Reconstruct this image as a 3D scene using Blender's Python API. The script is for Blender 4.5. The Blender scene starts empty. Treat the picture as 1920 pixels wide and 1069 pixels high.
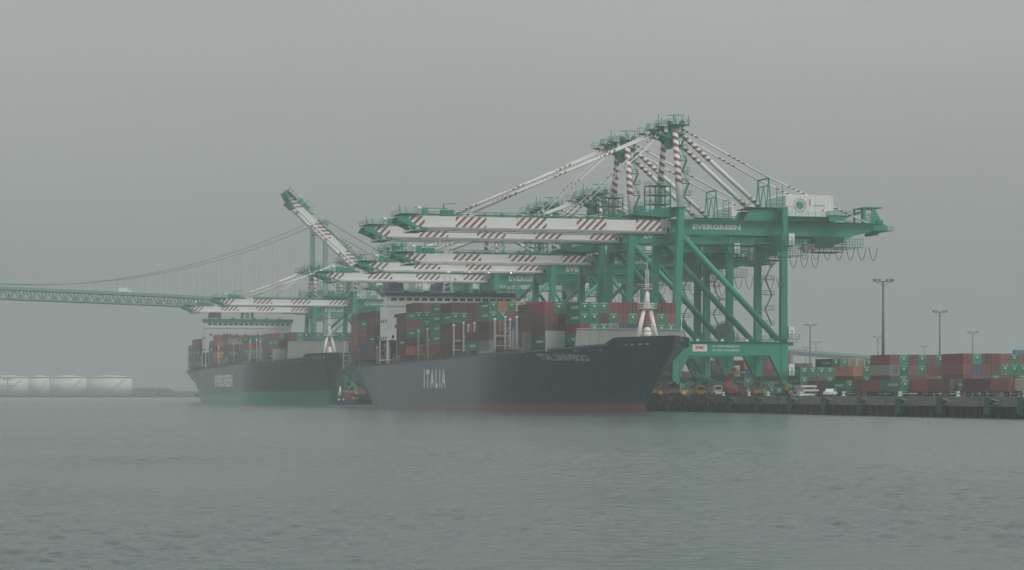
import bpy, math, random
import numpy as np
from mathutils import Vector, Matrix
random.seed(7)
R = math.radians
SC = bpy.context.scene
COL = SC.collection

# ------------------------------------------------------------------ camera, sky, sun
# world axes: y runs along the quay (away from the camera), x runs inland, z up, water at z = 0
F = 4550.0; HY = 737.0; HC = 4.8; TH = R(15.5)
SN, CS = math.sin(TH), math.cos(TH)
CV = -(650 * SN + 43.3 * CS); CU = -(650 * CS - 43.3 * SN)
cam = bpy.data.cameras.new('camera'); camo = bpy.data.objects.new('camera', cam); COL.objects.link(camo)
cam.sensor_width = 36; cam.lens = F / 1920 * 36; cam.shift_y = (HY - 534.5) / 1920
cam.clip_start = 1; cam.clip_end = 20000
camo.location = (CV, CU, HC); camo.rotation_euler = (R(90), 0, -TH)
SC.camera = camo
SC.view_settings.view_transform = 'Standard'; SC.view_settings.look = 'None'
SC.view_settings.exposure = 0; SC.view_settings.gamma = 1
SC.cycles.use_denoising = True; SC.cycles.use_adaptive_sampling = False; SC.cycles.volume_bounces = 1; SC.cycles.max_bounces = 6; SC.cycles.volume_step_rate = 8

def W(X, D):                      # camera ground frame -> world
    return CV + D * SN + X * CS, CU + D * CS - X * SN
def onv(x, v):                    # pixel column -> u on the line of given v
    t = (x - 960) / F; D = (v - CV) / (SN + t * CS); return CU + D * (CS - t * SN)
def onu(x, u):                    # pixel column -> v on the line of given u
    t = (x - 960) / F; D = (u - CU) / (CS - t * SN); return CV + D * (SN + t * CS)
def dep(v, u): return (v - CV) * SN + (u - CU) * CS
def hz(y, v, u): return HC + (HY - y) / F * dep(v, u)

SUN_EL, SUN_AZ = R(48), R(148)
wd = bpy.data.worlds.new('World'); SC.world = wd; wd.use_nodes = True
nt = wd.node_tree; nt.nodes.clear(); L_ = nt.links
out = nt.nodes.new('ShaderNodeOutputWorld'); bg = nt.nodes.new('ShaderNodeBackground'); bg.inputs[1].default_value = 0.1
sky = nt.nodes.new('ShaderNodeTexSky'); sky.sky_type = 'NISHITA'; sky.sun_disc = False
sky.sun_elevation = SUN_EL; sky.sun_rotation = SUN_AZ; sky.dust_density = 6
hs = nt.nodes.new('ShaderNodeHueSaturation'); hs.inputs['Saturation'].default_value = 0.1; hs.inputs['Value'].default_value = 0.9
L_.new(sky.outputs[0], hs.inputs['Color'])
tc = nt.nodes.new('ShaderNodeTexCoord'); sx = nt.nodes.new('ShaderNodeSeparateXYZ'); L_.new(tc.outputs['Generated'], sx.inputs[0])
rp = nt.nodes.new('ShaderNodeValToRGB'); L_.new(sx.outputs['Z'], rp.inputs[0])
el = rp.color_ramp.elements
el[0].position = 0.0; el[0].color = (.225, .248, .237, 1)
el[1].position = 0.14; el[1].color = (.415, .434, .424, 1)
e = el.new(0.05); e.color = (.305, .322, .312, 1)
e = el.new(0.5); e.color = (.62, .65, .65, 1)
e = el.new(1.0); e.color = (.80, .83, .83, 1)
vm = nt.nodes.new('ShaderNodeVectorMath'); vm.operation = 'SCALE'; vm.inputs['Scale'].default_value = 10
L_.new(rp.outputs[0], vm.inputs[0])
mx = nt.nodes.new('ShaderNodeMix'); mx.data_type = 'RGBA'; mx.inputs[0].default_value = 0.94
cl = nt.nodes.new('ShaderNodeTexNoise'); cl.inputs['Scale'].default_value = 3; cl.inputs['Detail'].default_value = 5
cm = nt.nodes.new('ShaderNodeMapping'); cm.inputs['Scale'].default_value = (1, 1, 5); L_.new(tc.outputs['Generated'], cm.inputs[0]); L_.new(cm.outputs[0], cl.inputs['Vector'])
cr = nt.nodes.new('ShaderNodeMapRange'); cr.inputs[3].default_value = 9.1; cr.inputs[4].default_value = 11.1; L_.new(cl.outputs['Fac'], cr.inputs[0]); L_.new(cr.outputs[0], vm.inputs['Scale'])
L_.new(hs.outputs[0], mx.inputs[6]); L_.new(vm.outputs[0], mx.inputs[7])
L_.new(mx.outputs[2], bg.inputs[0]); L_.new(bg.outputs[0], out.inputs[0])

sl = bpy.data.lights.new('sun', 'SUN'); sl.energy = 1.5; sl.angle = R(25); sl.color = (1, .97, .92)
so = bpy.data.objects.new('sun', sl); COL.objects.link(so)
d = Vector((math.sin(SUN_AZ) * math.cos(SUN_EL), math.cos(SUN_AZ) * math.cos(SUN_EL), math.sin(SUN_EL)))
so.rotation_euler = d.to_track_quat('Z', 'Y').to_euler()

# ------------------------------------------------------------------ materials
def nodes(name):
    m = bpy.data.materials.new(name); m.use_nodes = True; t = m.node_tree
    return m, t, t.nodes['Principled BSDF']
def N(t, typ, **k):
    n = t.nodes.new(typ)
    for a, b in k.items(): setattr(n, a, b)
    return n
def math_(t, op, a, b=None, c=None):
    n = N(t, 'ShaderNodeMath', operation=op)
    for i, s in enumerate((a, b, c)):
        if s is None: continue
        if isinstance(s, (int, float)): n.inputs[i].default_value = s
        else: t.links.new(s, n.inputs[i])
    return n.outputs[0]
def mixc(t, f, a, b):
    n = N(t, 'ShaderNodeMix', data_type='RGBA')
    for i, s in ((0, f), (6, a), (7, b)):
        if isinstance(s, (int, float)): n.inputs[i].default_value = s
        elif isinstance(s, tuple): n.inputs[i].default_value = (*s[:3], 1)
        else: t.links.new(s, n.inputs[i])
    return n.outputs[2]
def noise(t, scale, vec=None, stretch=None, detail=4):
    n = N(t, 'ShaderNodeTexNoise'); n.inputs['Scale'].default_value = scale; n.inputs['Detail'].default_value = detail
    src = N(t, 'ShaderNodeTexCoord').outputs['Object'] if vec is None else vec
    if stretch:
        mp = N(t, 'ShaderNodeMapping'); mp.inputs['Scale'].default_value = stretch; t.links.new(src, mp.inputs[0]); src = mp.outputs[0]
    t.links.new(src, n.inputs['Vector']); return n.outputs['Fac']
MC = {}
def paint(name, c, rough=.5, var=.25, stain=(.09, .06, .04), amt=.25, metal=0, rnd=0):
    if name in MC: return MC[name]
    m, t, p = nodes(name)
    streak = noise(t, .9, stretch=(1, 1, .18)); fine = noise(t, 5)
    f = math_(t, 'MULTIPLY', math_(t, 'SUBTRACT', streak, .5), var * 2)
    base = mixc(t, math_(t, 'ADD', f, math_(t, 'MULTIPLY', fine, var * .3)), c, tuple(x * .55 for x in c))
    msk = N(t, 'ShaderNodeMapRange'); msk.inputs[1].default_value = .58; msk.inputs[2].default_value = .75
    msk.inputs[4].default_value = amt; t.links.new(noise(t, .6, stretch=(1, 1, .25)), msk.inputs[0])
    col = mixc(t, msk.outputs[0], base, stain)
    if rnd:
        oi = N(t, 'ShaderNodeObjectInfo'); hv = N(t, 'ShaderNodeHueSaturation'); t.links.new(col, hv.inputs['Color'])
        t.links.new(math_(t, 'ADD', math_(t, 'MULTIPLY', oi.outputs['Random'], rnd), 1 - rnd / 2), hv.inputs['Value'])
        t.links.new(math_(t, 'ADD', math_(t, 'MULTIPLY', oi.outputs['Random'], -.25), 1.0), hv.inputs['Saturation'])
        col = hv.outputs[0]
    t.links.new(col, p.inputs['Base Color']); p.inputs['Roughness'].default_value = rough; p.inputs['Metallic'].default_value = metal
    MC[name] = m; return m
GREEN = paint('crane green', (.012, .30, .195), .5, .3, (.05, .09, .05), .35)
GREEN2 = paint('walkway green', (.014, .24, .16), .6, .3)
DGREEN = paint('dark machinery', (.02, .07, .055), .6, .3)
WHITE = paint('white paint', (.80, .80, .77), .5, .15, (.35, .28, .2), .35)
CREAM = paint('letter white', (.8, .8, .76), .5, .1, (.5, .45, .4), .2)
GREY = paint('light grey paint', (.40, .43, .41), .6, .25)
MGREY = paint('mid grey paint', (.22, .26, .25), .6, .3)
DARK = paint('dark rubber', (.02, .02, .022), .8, .2)
STEEL = paint('galvanised steel', (.18, .19, .19), .5, .2)
YEL = paint('yellow paint', (.75, .42, .04), .5, .2)
NAVY = paint('navy paint', (.012, .03, .075), .45, .2)
GLASS = paint('window glass', (.02, .03, .035), .15, .1)
CONC = paint('concrete', (.17, .18, .165), .85, .5, (.04, .045, .035), .9)
CONCD = paint('wet concrete', (.055, .06, .055), .8, .4, (.02, .04, .02), .6)
ROPE = paint('rope', (.22, .23, .21), .8, .1)
RED = paint('red paint', (.5, .05, .04), .5, .2)
LOGOG = paint('logo green', (.02, .35, .18), .5, .1)
BRG = paint('haze-faded bridge green', (.15, .30, .26), .6, .2)  # bridge paint made paler, extra haze fading put into its colour
ORNG = paint('orange paint', (.65, .16, .05), .5, .2)
def emit(name, c, s):
    m, t, p = nodes(name); p.inputs['Emission Color'].default_value = (*c, 1); p.inputs['Emission Strength'].default_value = s; return m
LAMP = emit('lit lamp', (1, .93, .75), 5)

def hatch_mat():                # boom paint: blocks of red diagonal hatching on white, along object x
    m, t, p = nodes('hatched boom paint')
    s = N(t, 'ShaderNodeSeparateXYZ'); t.links.new(N(t, 'ShaderNodeTexCoord').outputs['Object'], s.inputs[0])
    blk = math_(t, 'GREATER_THAN', math_(t, 'FRACT', math_(t, 'ADD', math_(t, 'DIVIDE', math_(t, 'SUBTRACT', s.outputs['X'], math_(t, 'MULTIPLY', s.outputs['Z'], .0)), 16.6), .02)), .5)
    dg = math_(t, 'LESS_THAN', math_(t, 'FRACT', math_(t, 'DIVIDE', math_(t, 'SUBTRACT', s.outputs['X'], math_(t, 'MULTIPLY', s.outputs['Z'], 1.0)), 1.98)), .44)
    k = math_(t, 'MULTIPLY', blk, dg)
    w = mixc(t, noise(t, .5, stretch=(.3, 1, 1)), (.86, .85, .82), (.70, .69, .67))
    t.links.new(mixc(t, k, w, (.25, .075, .065)), p.inputs['Base Color']); p.inputs['Roughness'].default_value = .55; return m
HATCH = hatch_mat()
def spiral_mat(name, seg, duty, pitch):    # tube paint: uv = (turn, metres)
    m, t, p = nodes(name)
    s = N(t, 'ShaderNodeSeparateXYZ'); t.links.new(N(t, 'ShaderNodeTexCoord').outputs['UV'], s.inputs[0])
    sp = math_(t, 'LESS_THAN', math_(t, 'FRACT', math_(t, 'ADD', math_(t, 'DIVIDE', s.outputs['Y'], pitch), s.outputs['X'])), .48)
    sg = math_(t, 'LESS_THAN', math_(t, 'FRACT', math_(t, 'DIVIDE', s.outputs['Y'], seg)), duty)
    t.links.new(mixc(t, math_(t, 'MULTIPLY', sp, sg), (.76, .76, .73), (.24, .075, .06)), p.inputs['Base Color'])
    p.inputs['Roughness'].default_value = .5; return m
SPIRAL = spiral_mat('spiral striped tube', 26, .42, 1.7)
SPIRALT = spiral_mat('thin stay stripes', 15, .36, 1.5)
SPIRALM = spiral_mat('spiral striped mast', 60, .26, 2.0)

def hull_mat(name, top, boot, zb):
    m, t, p = nodes(name)
    s = N(t, 'ShaderNodeSeparateXYZ'); t.links.new(N(t, 'ShaderNodeTexCoord').outputs['Object'], s.inputs[0])
    kk_ = N(t, 'ShaderNodeMapRange'); kk_.inputs[1].default_value = zb + .5; kk_.inputs[2].default_value = zb - .5; t.links.new(math_(t, 'ADD', s.outputs['Z'], math_(t, 'ADD', math_(t, 'MULTIPLY', s.outputs['Y'], .010), math_(t, 'MULTIPLY', noise(t, .12, stretch=(1, 1, .2)), 1.4))), kk_.inputs[0]); k = kk_.outputs[0]
    v = noise(t, .25, stretch=(1, .6, .12)); v2 = noise(t, 1.2, stretch=(1, 1, .2))
    topc = mixc(t, math_(t, 'MULTIPLY', math_(t, 'ADD', v, v2), .5), tuple(x * .7 for x in top), tuple(x * 1.35 for x in top))
    mr = N(t, 'ShaderNodeMapRange'); mr.inputs[1].default_value = .6; mr.inputs[2].default_value = .72; mr.inputs[4].default_value = .3
    t.links.new(v2, mr.inputs[0]); topc = mixc(t, mr.outputs[0], topc, (.09, .07, .05))
    boo = mixc(t, v, tuple(x * .7 for x in boot), boot)
    t.links.new(mixc(t, k, topc, boo), p.inputs['Base Color'])
    p.inputs['Roughness'].default_value = .22; p.inputs['Specular IOR Level'].default_value = .56
    b = N(t, 'ShaderNodeBump'); b.inputs['Strength'].default_value = .2; b.inputs['Distance'].default_value = .1
    t.links.new(noise(t, .35, stretch=(1, 1, 1.4), detail=6), b.inputs['Height']); t.links.new(b.outputs[0], p.inputs['Normal'])
    return m

# ------------------------------------------------------------------ mesh builder
class MB:
    def __init__(s): s.v = []; s.f = []; s.m = []; s.uv = []; s.sm = []
    def face(s, idx, m=0, uv=None, sm=False): s.f.append(idx); s.m.append(m); s.uv.append(uv); s.sm.append(sm)
    def box(s, a, b, m=0):
        x0, y0, z0 = a; x1, y1, z1 = b; n = len(s.v)
        s.v += [(x0, y0, z0), (x1, y0, z0), (x1, y1, z0), (x0, y1, z0), (x0, y0, z1), (x1, y0, z1), (x1, y1, z1), (x0, y1, z1)]
        for q in ((0, 3, 2, 1), (4, 5, 6, 7), (0, 1, 5, 4), (1, 2, 6, 5), (2, 3, 7, 6), (3, 0, 4, 7)): s.face([n + i for i in q], m)
    def cbox(s, c, d, m=0): s.box([c[i] - d[i] / 2 for i in range(3)], [c[i] + d[i] / 2 for i in range(3)], m)
    def beam(s, p, q, w, h, w2=None, h2=None, m=0, up=(0, 0, 1)):
        p, q = Vector(p), Vector(q); a = (q - p).normalized(); u = Vector(up)
        if abs(a.dot(u)) > .99: u = Vector((0, 1, 0))
        r = a.cross(u).normalized(); u = r.cross(a); n = len(s.v); w2 = w2 or w; h2 = h2 or h
        for c, ww, hh in ((p, w, h), (q, w2, h2)):
            for i, j in ((-1, -1), (1, -1), (1, 1), (-1, 1)): s.v.append(tuple(c + r * ww / 2 * i + u * hh / 2 * j))
        for k in ((0, 3, 2, 1), (4, 5, 6, 7), (0, 1, 5, 4), (1, 2, 6, 5), (2, 3, 7, 6), (3, 0, 4, 7)): s.face([n + i for i in k][::-1], m)
    def tube(s, p, q, r, r2=None, n=10, m=0, cap=True, l0=0):
        p, q = Vector(p), Vector(q); a = (q - p); L = a.length; a.normalize(); r2 = r if r2 is None else r2
        u = Vector((0, 0, 1)) if abs(a.z) < .95 else Vector((1, 0, 0)); e1 = a.cross(u).normalized(); e2 = a.cross(e1); b = len(s.v)
        for c, rr in ((p, r), (q, r2)):
            for i in range(n):
                t = 2 * math.pi * i / n; s.v.append(tuple(c + e1 * rr * math.cos(t) + e2 * rr * math.sin(t)))
        for i in range(n):
            j = (i + 1) % n; s.face([b + i, b + j, b + n + j, b + n + i], m, [(i / n, l0), ((i + 1) / n, l0), ((i + 1) / n, l0 + L), (i / n, l0 + L)], True)
        if cap: s.face([b + i for i in range(n)][::-1], m); s.face([b + n + i for i in range(n)], m)
    def poly(s, pts, r, n=6, m=0):
        for a, b in zip(pts[:-1], pts[1:]): s.tube(a, b, r, n=n, m=m, cap=False)
    def prism(s, prof, y0, y1, m=0):            # profile in x,z extruded along y
        n = len(s.v); k = len(prof)
        for y in (y0, y1): s.v += [(x, y, z) for x, z in prof]
        s.face([n + i for i in range(k)], m); s.face([n + k + i for i in range(k)][::-1], m)
        for i in range(k):
            j = (i + 1) % k; s.face([n + i, n + k + i, n + k + j, n + j], m)
    def ball(s, c, r, m=0, n=8, k=5):
        b = len(s.v)
        for i in range(k + 1):
            t = math.pi * i / k
            for j in range(n): a = 2 * math.pi * j / n; s.v.append((c[0] + r * math.sin(t) * math.cos(a), c[1] + r * math.sin(t) * math.sin(a), c[2] + r * math.cos(t)))
        for i in range(k):
            for j in range(n): s.face([b + i * n + j, b + (i + 1) * n + j, b + (i + 1) * n + (j + 1) % n, b + i * n + (j + 1) % n], m, sm=True)
    def rail(s, p, q, h=1.1, step=2.0, w=.07, m=0):
        p, q = Vector(p), Vector(q); L = (q - p).length; n = max(1, round(L / step)); z = Vector((0, 0, h))
        s.beam(p + z, q + z, w, w, m=m); s.beam(p + z * .5, q + z * .5, w * .7, w * .7, m=m)
        for i in range(n + 1): a = p + (q - p) * i / n; s.beam(a, a + z, w, w, m=m)
    def deck(s, x0, y0, x1, y1, z, m=0, th=.14, h=1.1):
        s.box((x0, y0, z - th), (x1, y1, z), m)
        for a, b in (((x0, y0), (x1, y0)), ((x1, y0), (x1, y1)), ((x1, y1), (x0, y1)), ((x0, y1), (x0, y0))): s.rail((*a, z), (*b, z), h, m=m)
    def add(s, o, M):
        n = len(s.v); s.v += [tuple(M @ Vector(p)) for p in o.v]
        for f, m, uv, sm in zip(o.f, o.m, o.uv, o.sm): s.face([n + i for i in f], m, uv, sm)
    def mesh(s, name, mats):
        me = bpy.data.meshes.new(name); me.from_pydata(s.v, [], s.f)
        me.polygons.foreach_set('material_index', s.m); me.polygons.foreach_set('use_smooth', s.sm)
        if any(u for u in s.uv):
            ul = me.uv_layers.new(name='UVMap'); a = []
            for f, u in zip(s.f, s.uv): a += [c for p in (u or [(0, 0)] * len(f)) for c in p]
            ul.data.foreach_set('uv', a)
        for m in (mats if isinstance(mats, (list, tuple)) else [mats]): me.materials.append(m)
        me.update(); return me
    def build(s, name, mats, parent=None, loc=(0, 0, 0), rot=(0, 0, 0)):
        o = bpy.data.objects.new(name, s.mesh(name, mats)); COL.objects.link(o)
        o.location = loc; o.rotation_euler = rot
        if parent: o.parent = parent
        return o
def tag(o, label=None, cat=None, group=None, kind=None):
    for k, v in (('label', label), ('category', cat), ('group', group), ('kind', kind)):
        if v: o[k] = v
    return o
def empty(name, loc, rz=0):
    o = bpy.data.objects.new(name, None); COL.objects.link(o); o.location = loc; o.rotation_euler = (0, 0, rz); return o
def copy_tree(o, parent=None):
    kids = [c for c in COL.objects if c.parent == o]
    c = o.copy(); COL.objects.link(c); c.parent = parent
    for k in kids: copy_tree(k, c)
    return c
TXT = {}
def text2d(s, bold=.03):
    if (s, bold) in TXT: return TXT[(s, bold)]
    cu = bpy.data.curves.new('t', 'FONT'); cu.body = s; cu.size = 1; cu.offset = bold; cu.resolution_u = 2
    ob = bpy.data.objects.new('t', cu); COL.objects.link(ob)
    dg = bpy.context.evaluated_depsgraph_get(); me = bpy.data.meshes.new_from_object(ob.evaluated_get(dg))
    v = np.array([(p.co.x, p.co.y) for p in me.vertices]); f = [list(p.vertices) for p in me.polygons]
    v -= v.min(0); v /= v.max(0)
    bpy.data.objects.remove(ob); bpy.data.curves.remove(cu); bpy.data.meshes.remove(me)
    TXT[(s, bold)] = (v, f); return v, f
def text_on(mb, s, fn, m=0, bold=.03):          # fn(a, b) with a, b in 0..1 -> point
    v, f = text2d(s, bold); n = len(mb.v)
    for a, b in v: mb.v.append(tuple(fn(float(a), float(b))))
    for q in f: mb.face([n + i for i in q], m)

# ------------------------------------------------------------------ water, quay, far shore
def water():
    m, t, p = nodes('harbour water')
    p.inputs['Base Color'].default_value = (.078, .110, .106, 1); p.inputs['IOR'].default_value = 1.33
    tcn = N(t, 'ShaderNodeTexCoord'); mp = N(t, 'ShaderNodeMapping'); mp.inputs['Rotation'].default_value = (0, 0, TH)
    mp.inputs['Scale'].default_value = (.6, 1.0, 1); t.links.new(tcn.outputs['Object'], mp.inputs[0])
    a = noise(t, 1.3, mp.outputs[0], detail=5); b = noise(t, .16, mp.outputs[0], detail=4); c = noise(t, 5, mp.outputs[0], detail=3)
    patch = noise(t, .011, mp.outputs[0], detail=4)
    h = math_(t, 'ADD', math_(t, 'ADD', math_(t, 'MULTIPLY', a, .15), math_(t, 'MULTIPLY', b, .06)), math_(t, 'MULTIPLY', c, .035))
    bp = N(t, 'ShaderNodeBump'); bp.inputs['Distance'].default_value = 1
    t.links.new(math_(t, 'ADD', math_(t, 'MULTIPLY', patch, 1.0), .15), bp.inputs['Strength'])
    t.links.new(h, bp.inputs['Height']); t.links.new(bp.outputs[0], p.inputs['Normal'])
    t.links.new(math_(t, 'ADD', math_(t, 'MULTIPLY', patch, .18), .10), p.inputs['Roughness'])
    # one sheet of real waves, finer near the shore the camera stands on, flat far out
    D = [-280, 10, 35, 45]; d_ = 50.0
    while d_ < 4400: D.append(d_); d_ *= 1.0025 if d_ < 640 else 1.05
    D = np.array(D); T = np.concatenate([[-40, -6, -1.5, -.7, -.45], np.linspace(-.36, .36, 820), [.45, .7, 1.5, 6, 40]])
    DD, TT = np.meshgrid(D, T, indexing='ij'); XX = np.clip(TT * np.maximum(DD, 45), -4400, 4400)
    x = CV + DD * SN + XX * CS; y = CU + DD * CS - XX * SN; z = np.zeros_like(x); rg = np.random.RandomState(4)
    g = np.zeros_like(x)
    for k in range(9):
        L = rg.uniform(18, 90); a_ = rg.uniform(0, 6.28); g += np.sin((x * np.cos(a_) + y * np.sin(a_)) * 6.283 / L + rg.uniform(0, 6.28))
    g = np.clip(.95 + g * .15, .35, 1.6)
    for k in range(84):
        L = .5 * (2.7 / .5) ** rg.uniform(0, 1); a_ = TH * -1 + math.pi / 2 + rg.normal(0, .8); kk = 6.283 / L
        cut = np.clip(L / (np.maximum(DD, 45) * .0025 * 2.6) - .6, 0, 1) * np.clip((640 - DD) / 200, 0, 1) * (np.abs(TT) < .355) * (DD > 49)
        ph = kk * (x * math.cos(a_) + y * math.sin(a_)) + rg.uniform(0, 6.28) + 1.3 * np.sin((x * math.sin(k) + y * math.cos(k)) / (L * 1.9) + k) + .8 * np.sin((y - x) / (L * 4.3) + 2 * k)
        z += .0165 * L ** .62 / 2.0 * cut * (g if L < 4 else 1) * (1 - 2 * np.abs(np.sin(ph / 2)) + .2) * .62
    n0, n1 = x.shape; co = np.stack([x, y, z], -1).reshape(-1, 3).astype(np.float32)
    idx = np.arange(n0 * n1).reshape(n0, n1); q = np.stack([idx[:-1, :-1], idx[:-1, 1:], idx[1:, 1:], idx[1:, :-1]], -1).reshape(-1)
    me = bpy.data.meshes.new('water'); me.vertices.add(len(co)); me.vertices.foreach_set('co', co.ravel())
    me.loops.add(len(q)); me.loops.foreach_set('vertex_index', q.astype(np.int32)); nf = len(q) // 4; me.polygons.add(nf)
    me.polygons.foreach_set('loop_start', np.arange(0, nf * 4, 4, dtype=np.int32)); me.polygons.foreach_set('use_smooth', np.ones(nf, bool))
    me.update(calc_edges=True); me.materials.append(m); me.validate()
    o = bpy.data.objects.new('water', me); COL.objects.link(o); tag(o, kind='structure')
water()
QV = -3.5; DK = 4.0
mb = MB(); mb.box((QV + 3.5, -560, -1.5), (620, 880, DK - .9)); mb.box((QV, -560, DK - .9), (620, 880, DK))
tag(mb.build('quay_ground', paint('asphalt deck', (.085, .09, .085), .9, .35, (.04, .04, .04), .5)), kind='structure')
wf = empty('wharf', (QV, 0, 0)); tag(wf, 'concrete pile wharf with grey cap beam along the water beside the cranes', 'wharf')
mb = MB()
mb.box((-.25, -400, 2.45), (.9, 700, DK + .14)); mb.box((-.45, -400, 2.2), (.2, 700, 2.5))
mb.build('cap_beam', CONC, wf)
pm = MB(); pm.tube((0, 0, -1.5), (0, 0, 3.1), .42, n=8); pme = pm.mesh('pile', CONCD)
for i in range(96):
    o = bpy.data.objects.new('pile', pme); COL.objects.link(o); o.parent = wf; o.location = (.75, -258 + i * 3.3 + (i % 3) * .2, 0)
# fenders and bollards
def mkfender():
    r = empty('fender', (0, 0, 0))
    a = MB(); a.box((-1.2, -1.1, .7), (-.95, 1.1, 3.9)); a.build('panel', paint('fender green', (.015, .085, .06), .7, .3), r)
    a = MB()
    for y in (-.6, .6):
        for z in (1.6, 3.0): a.tube((-.95, y, z), (-.2, y, z), .38, .5, n=10)
    a.build('rubber_cone', DARK, r)
    for sy in (-1, 1):
        for z0, y1, z1 in ((3.8, 3.2, 3.3), (2.2, 3.0, 3.0)): a = MB(); a.tube((-1.0, sy * .9, z0), (-.3, sy * y1, z1), .07, n=5); a.build('chain', GREY, r)
    return r
fx = [1920, 1858, 1768, 1690, 1618, 1550, 1486, 1425, 1372, 1330, 1290, 1256]
fxr = ['standing at the picture edge', 'under the tail of the last trailer', 'third along from the picture edge', 'fourth along from the picture edge',
 'below the green container on a trailer', 'below the white pickup truck', 'below the landside leg of the nearest crane', 'left of the nearest crane landside leg', 'midway under the nearest crane',
 'under the mooring ropes', 'just clear of the dark ship bow', 'tucked under the dark ship bow']
fp = mkfender()
for i, x in enumerate(fx):
    o = fp if i == 0 else copy_tree(fp); o.location = (QV - .25, onv(x, QV - .5), 0)
    tag(o, 'dark green fender on the wharf face, ' + fxr[i], 'fender', 'fenders along the wharf face')
def mkboll():
    a = MB(); a.tube((0, 0, 0), (0, 0, .7), .3, .24, n=10); a.tube((0, 0, .7), (0, 0, .95), .45, .38, n=10); a.box((-.5, -.5, 0), (.5, .5, .08)); return a.mesh('bollard', [WHITE])
bm_ = mkboll()
BOL = [(1577, 'in front of the white pickup truck'), (1682, 'below the red container on a trailer'), (1791, 'in front of the green container on a trailer'), (1916, 'beside the picture edge'),
       (1497, 'in front of the stacked pale panels'), (1436, 'holding the longest mooring rope'), (1400, 'holding the second mooring rope'), (1352, 'holding the lowest mooring rope')]
for x, w in BOL:
    o = bpy.data.objects.new('bollard', bm_); COL.objects.link(o); o.location = (QV + .6, onv(x, QV), DK + .14)
    tag(o, 'white bollard on the wharf edge ' + w, 'bollard', 'bollards on the wharf edge')

# far shore with tanks
SX = [W(X, D) for X, D in ((-1500, 2620), (2200, 2620), (2200, 3400), (-1500, 3400))]
mb = MB(); mb.v += [(x, y, 0) for x, y in SX] + [(x, y, 2.4) for x, y in SX] + [(x, y, -1) for x, y in SX]
mb.face([4, 5, 6, 7]); mb.face([8, 9, 5, 4]); mb.face([9, 10, 6, 5]); mb.face([10, 11, 7, 6]); mb.face([11, 8, 4, 7])
tag(mb.build('shore', paint('shore rock', (.07, .075, .065), .9, .3)), kind='structure')
for i, (x0, x1, D, lab) in enumerate(((155, 241, 2660, 'widest white storage tank, at the inner end of the row by the far shore'), (86, 158, 2700, 'white storage tank beside the widest tank on the far shore'),
                        (48, 92, 2760, 'dull small storage tank between two broader tanks on the far shore'), (-30, 46, 2690, 'white storage tank with pipework and mast, outermost on the far shore'))):
    r = (x1 - x0) / 2 / F * D; c = W(((x0 + x1) / 2 - 960) / F * D, D + r); z1 = HC + (HY - 706) / F * (D)
    t = empty('storage_tank', (c[0], c[1], 2.4)); tag(t, lab, 'storage tank', 'storage tanks on the far shore')
    a = MB(); a.tube((0, 0, 0), (0, 0, z1 - 2.4), r, n=40); a.build('shell', paint('tank cream', (.82, .80, .73), .6, .15), t)
    a = MB(); a.tube((0, 0, z1 - 2.4), (0, 0, z1 - 1.2), r * .99, r * .2, n=40); a.build('roof', WHITE, t)
    a = MB()
    for k in range(40):
        A, B = (k * math.pi / 20, (k + 1) * math.pi / 20); rr = r + .3
        a.beam((rr * math.cos(A), rr * math.sin(A), z1 - 3.2), (rr * math.cos(B), rr * math.sin(B), z1 - 3.2), .5, .7)
    a.build('wind_girder', MGREY, t)
    a = MB()
    for k in range(18): an = math.radians(250 + k * 3) ; a.beam(((r + .6) * math.cos(an), (r + .6) * math.sin(an), k), ((r + .6) * math.cos(an + .05), (r + .6) * math.sin(an + .05), k + 1), .8, .25)
    a.build('stair', STEEL, t)
c = W((14 - 960) / F * 2650, 2650); t = empty('pipe_mast', (*c, 2.4)); tag(t, 'thin pale lattice mast with boxes standing before the outermost tank', 'mast')
a = MB(); a.tube((0, 0, 0), (0, 0, 32), .8, .4, n=6)
a.build('pole', GREY, t); a = MB(); a.cbox((0, 0, 18), (9, 3, 3)); a.cbox((0, 0, 10), (14, 3, 2.5)); a.build('platform', GREY, t)
# scrub trees past the tanks (a far-off, faded mass)
a = MB()
for k in range(420):
    x = random.uniform(238, 420); D = random.uniform(2680, 2900); c = W((x - 960) / F * D, D); h = random.uniform(1.5, 8) * (1 if x < 320 else .45)
    for q in range(5):
        s_ = random.uniform(1, 2.2); p = (c[0] + random.uniform(-4, 4), c[1] + random.uniform(-4, 4), 2.4 + random.uniform(.1, 1) * h)
        a.ball(p, s_, n=5, k=3)
tag(a.build('treeline', paint('far scrub', (.07, .09, .06), .9, .3)), 'faint distant trees and scrub between the tanks and the farther ship', 'treeline', kind='stuff')

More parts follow.
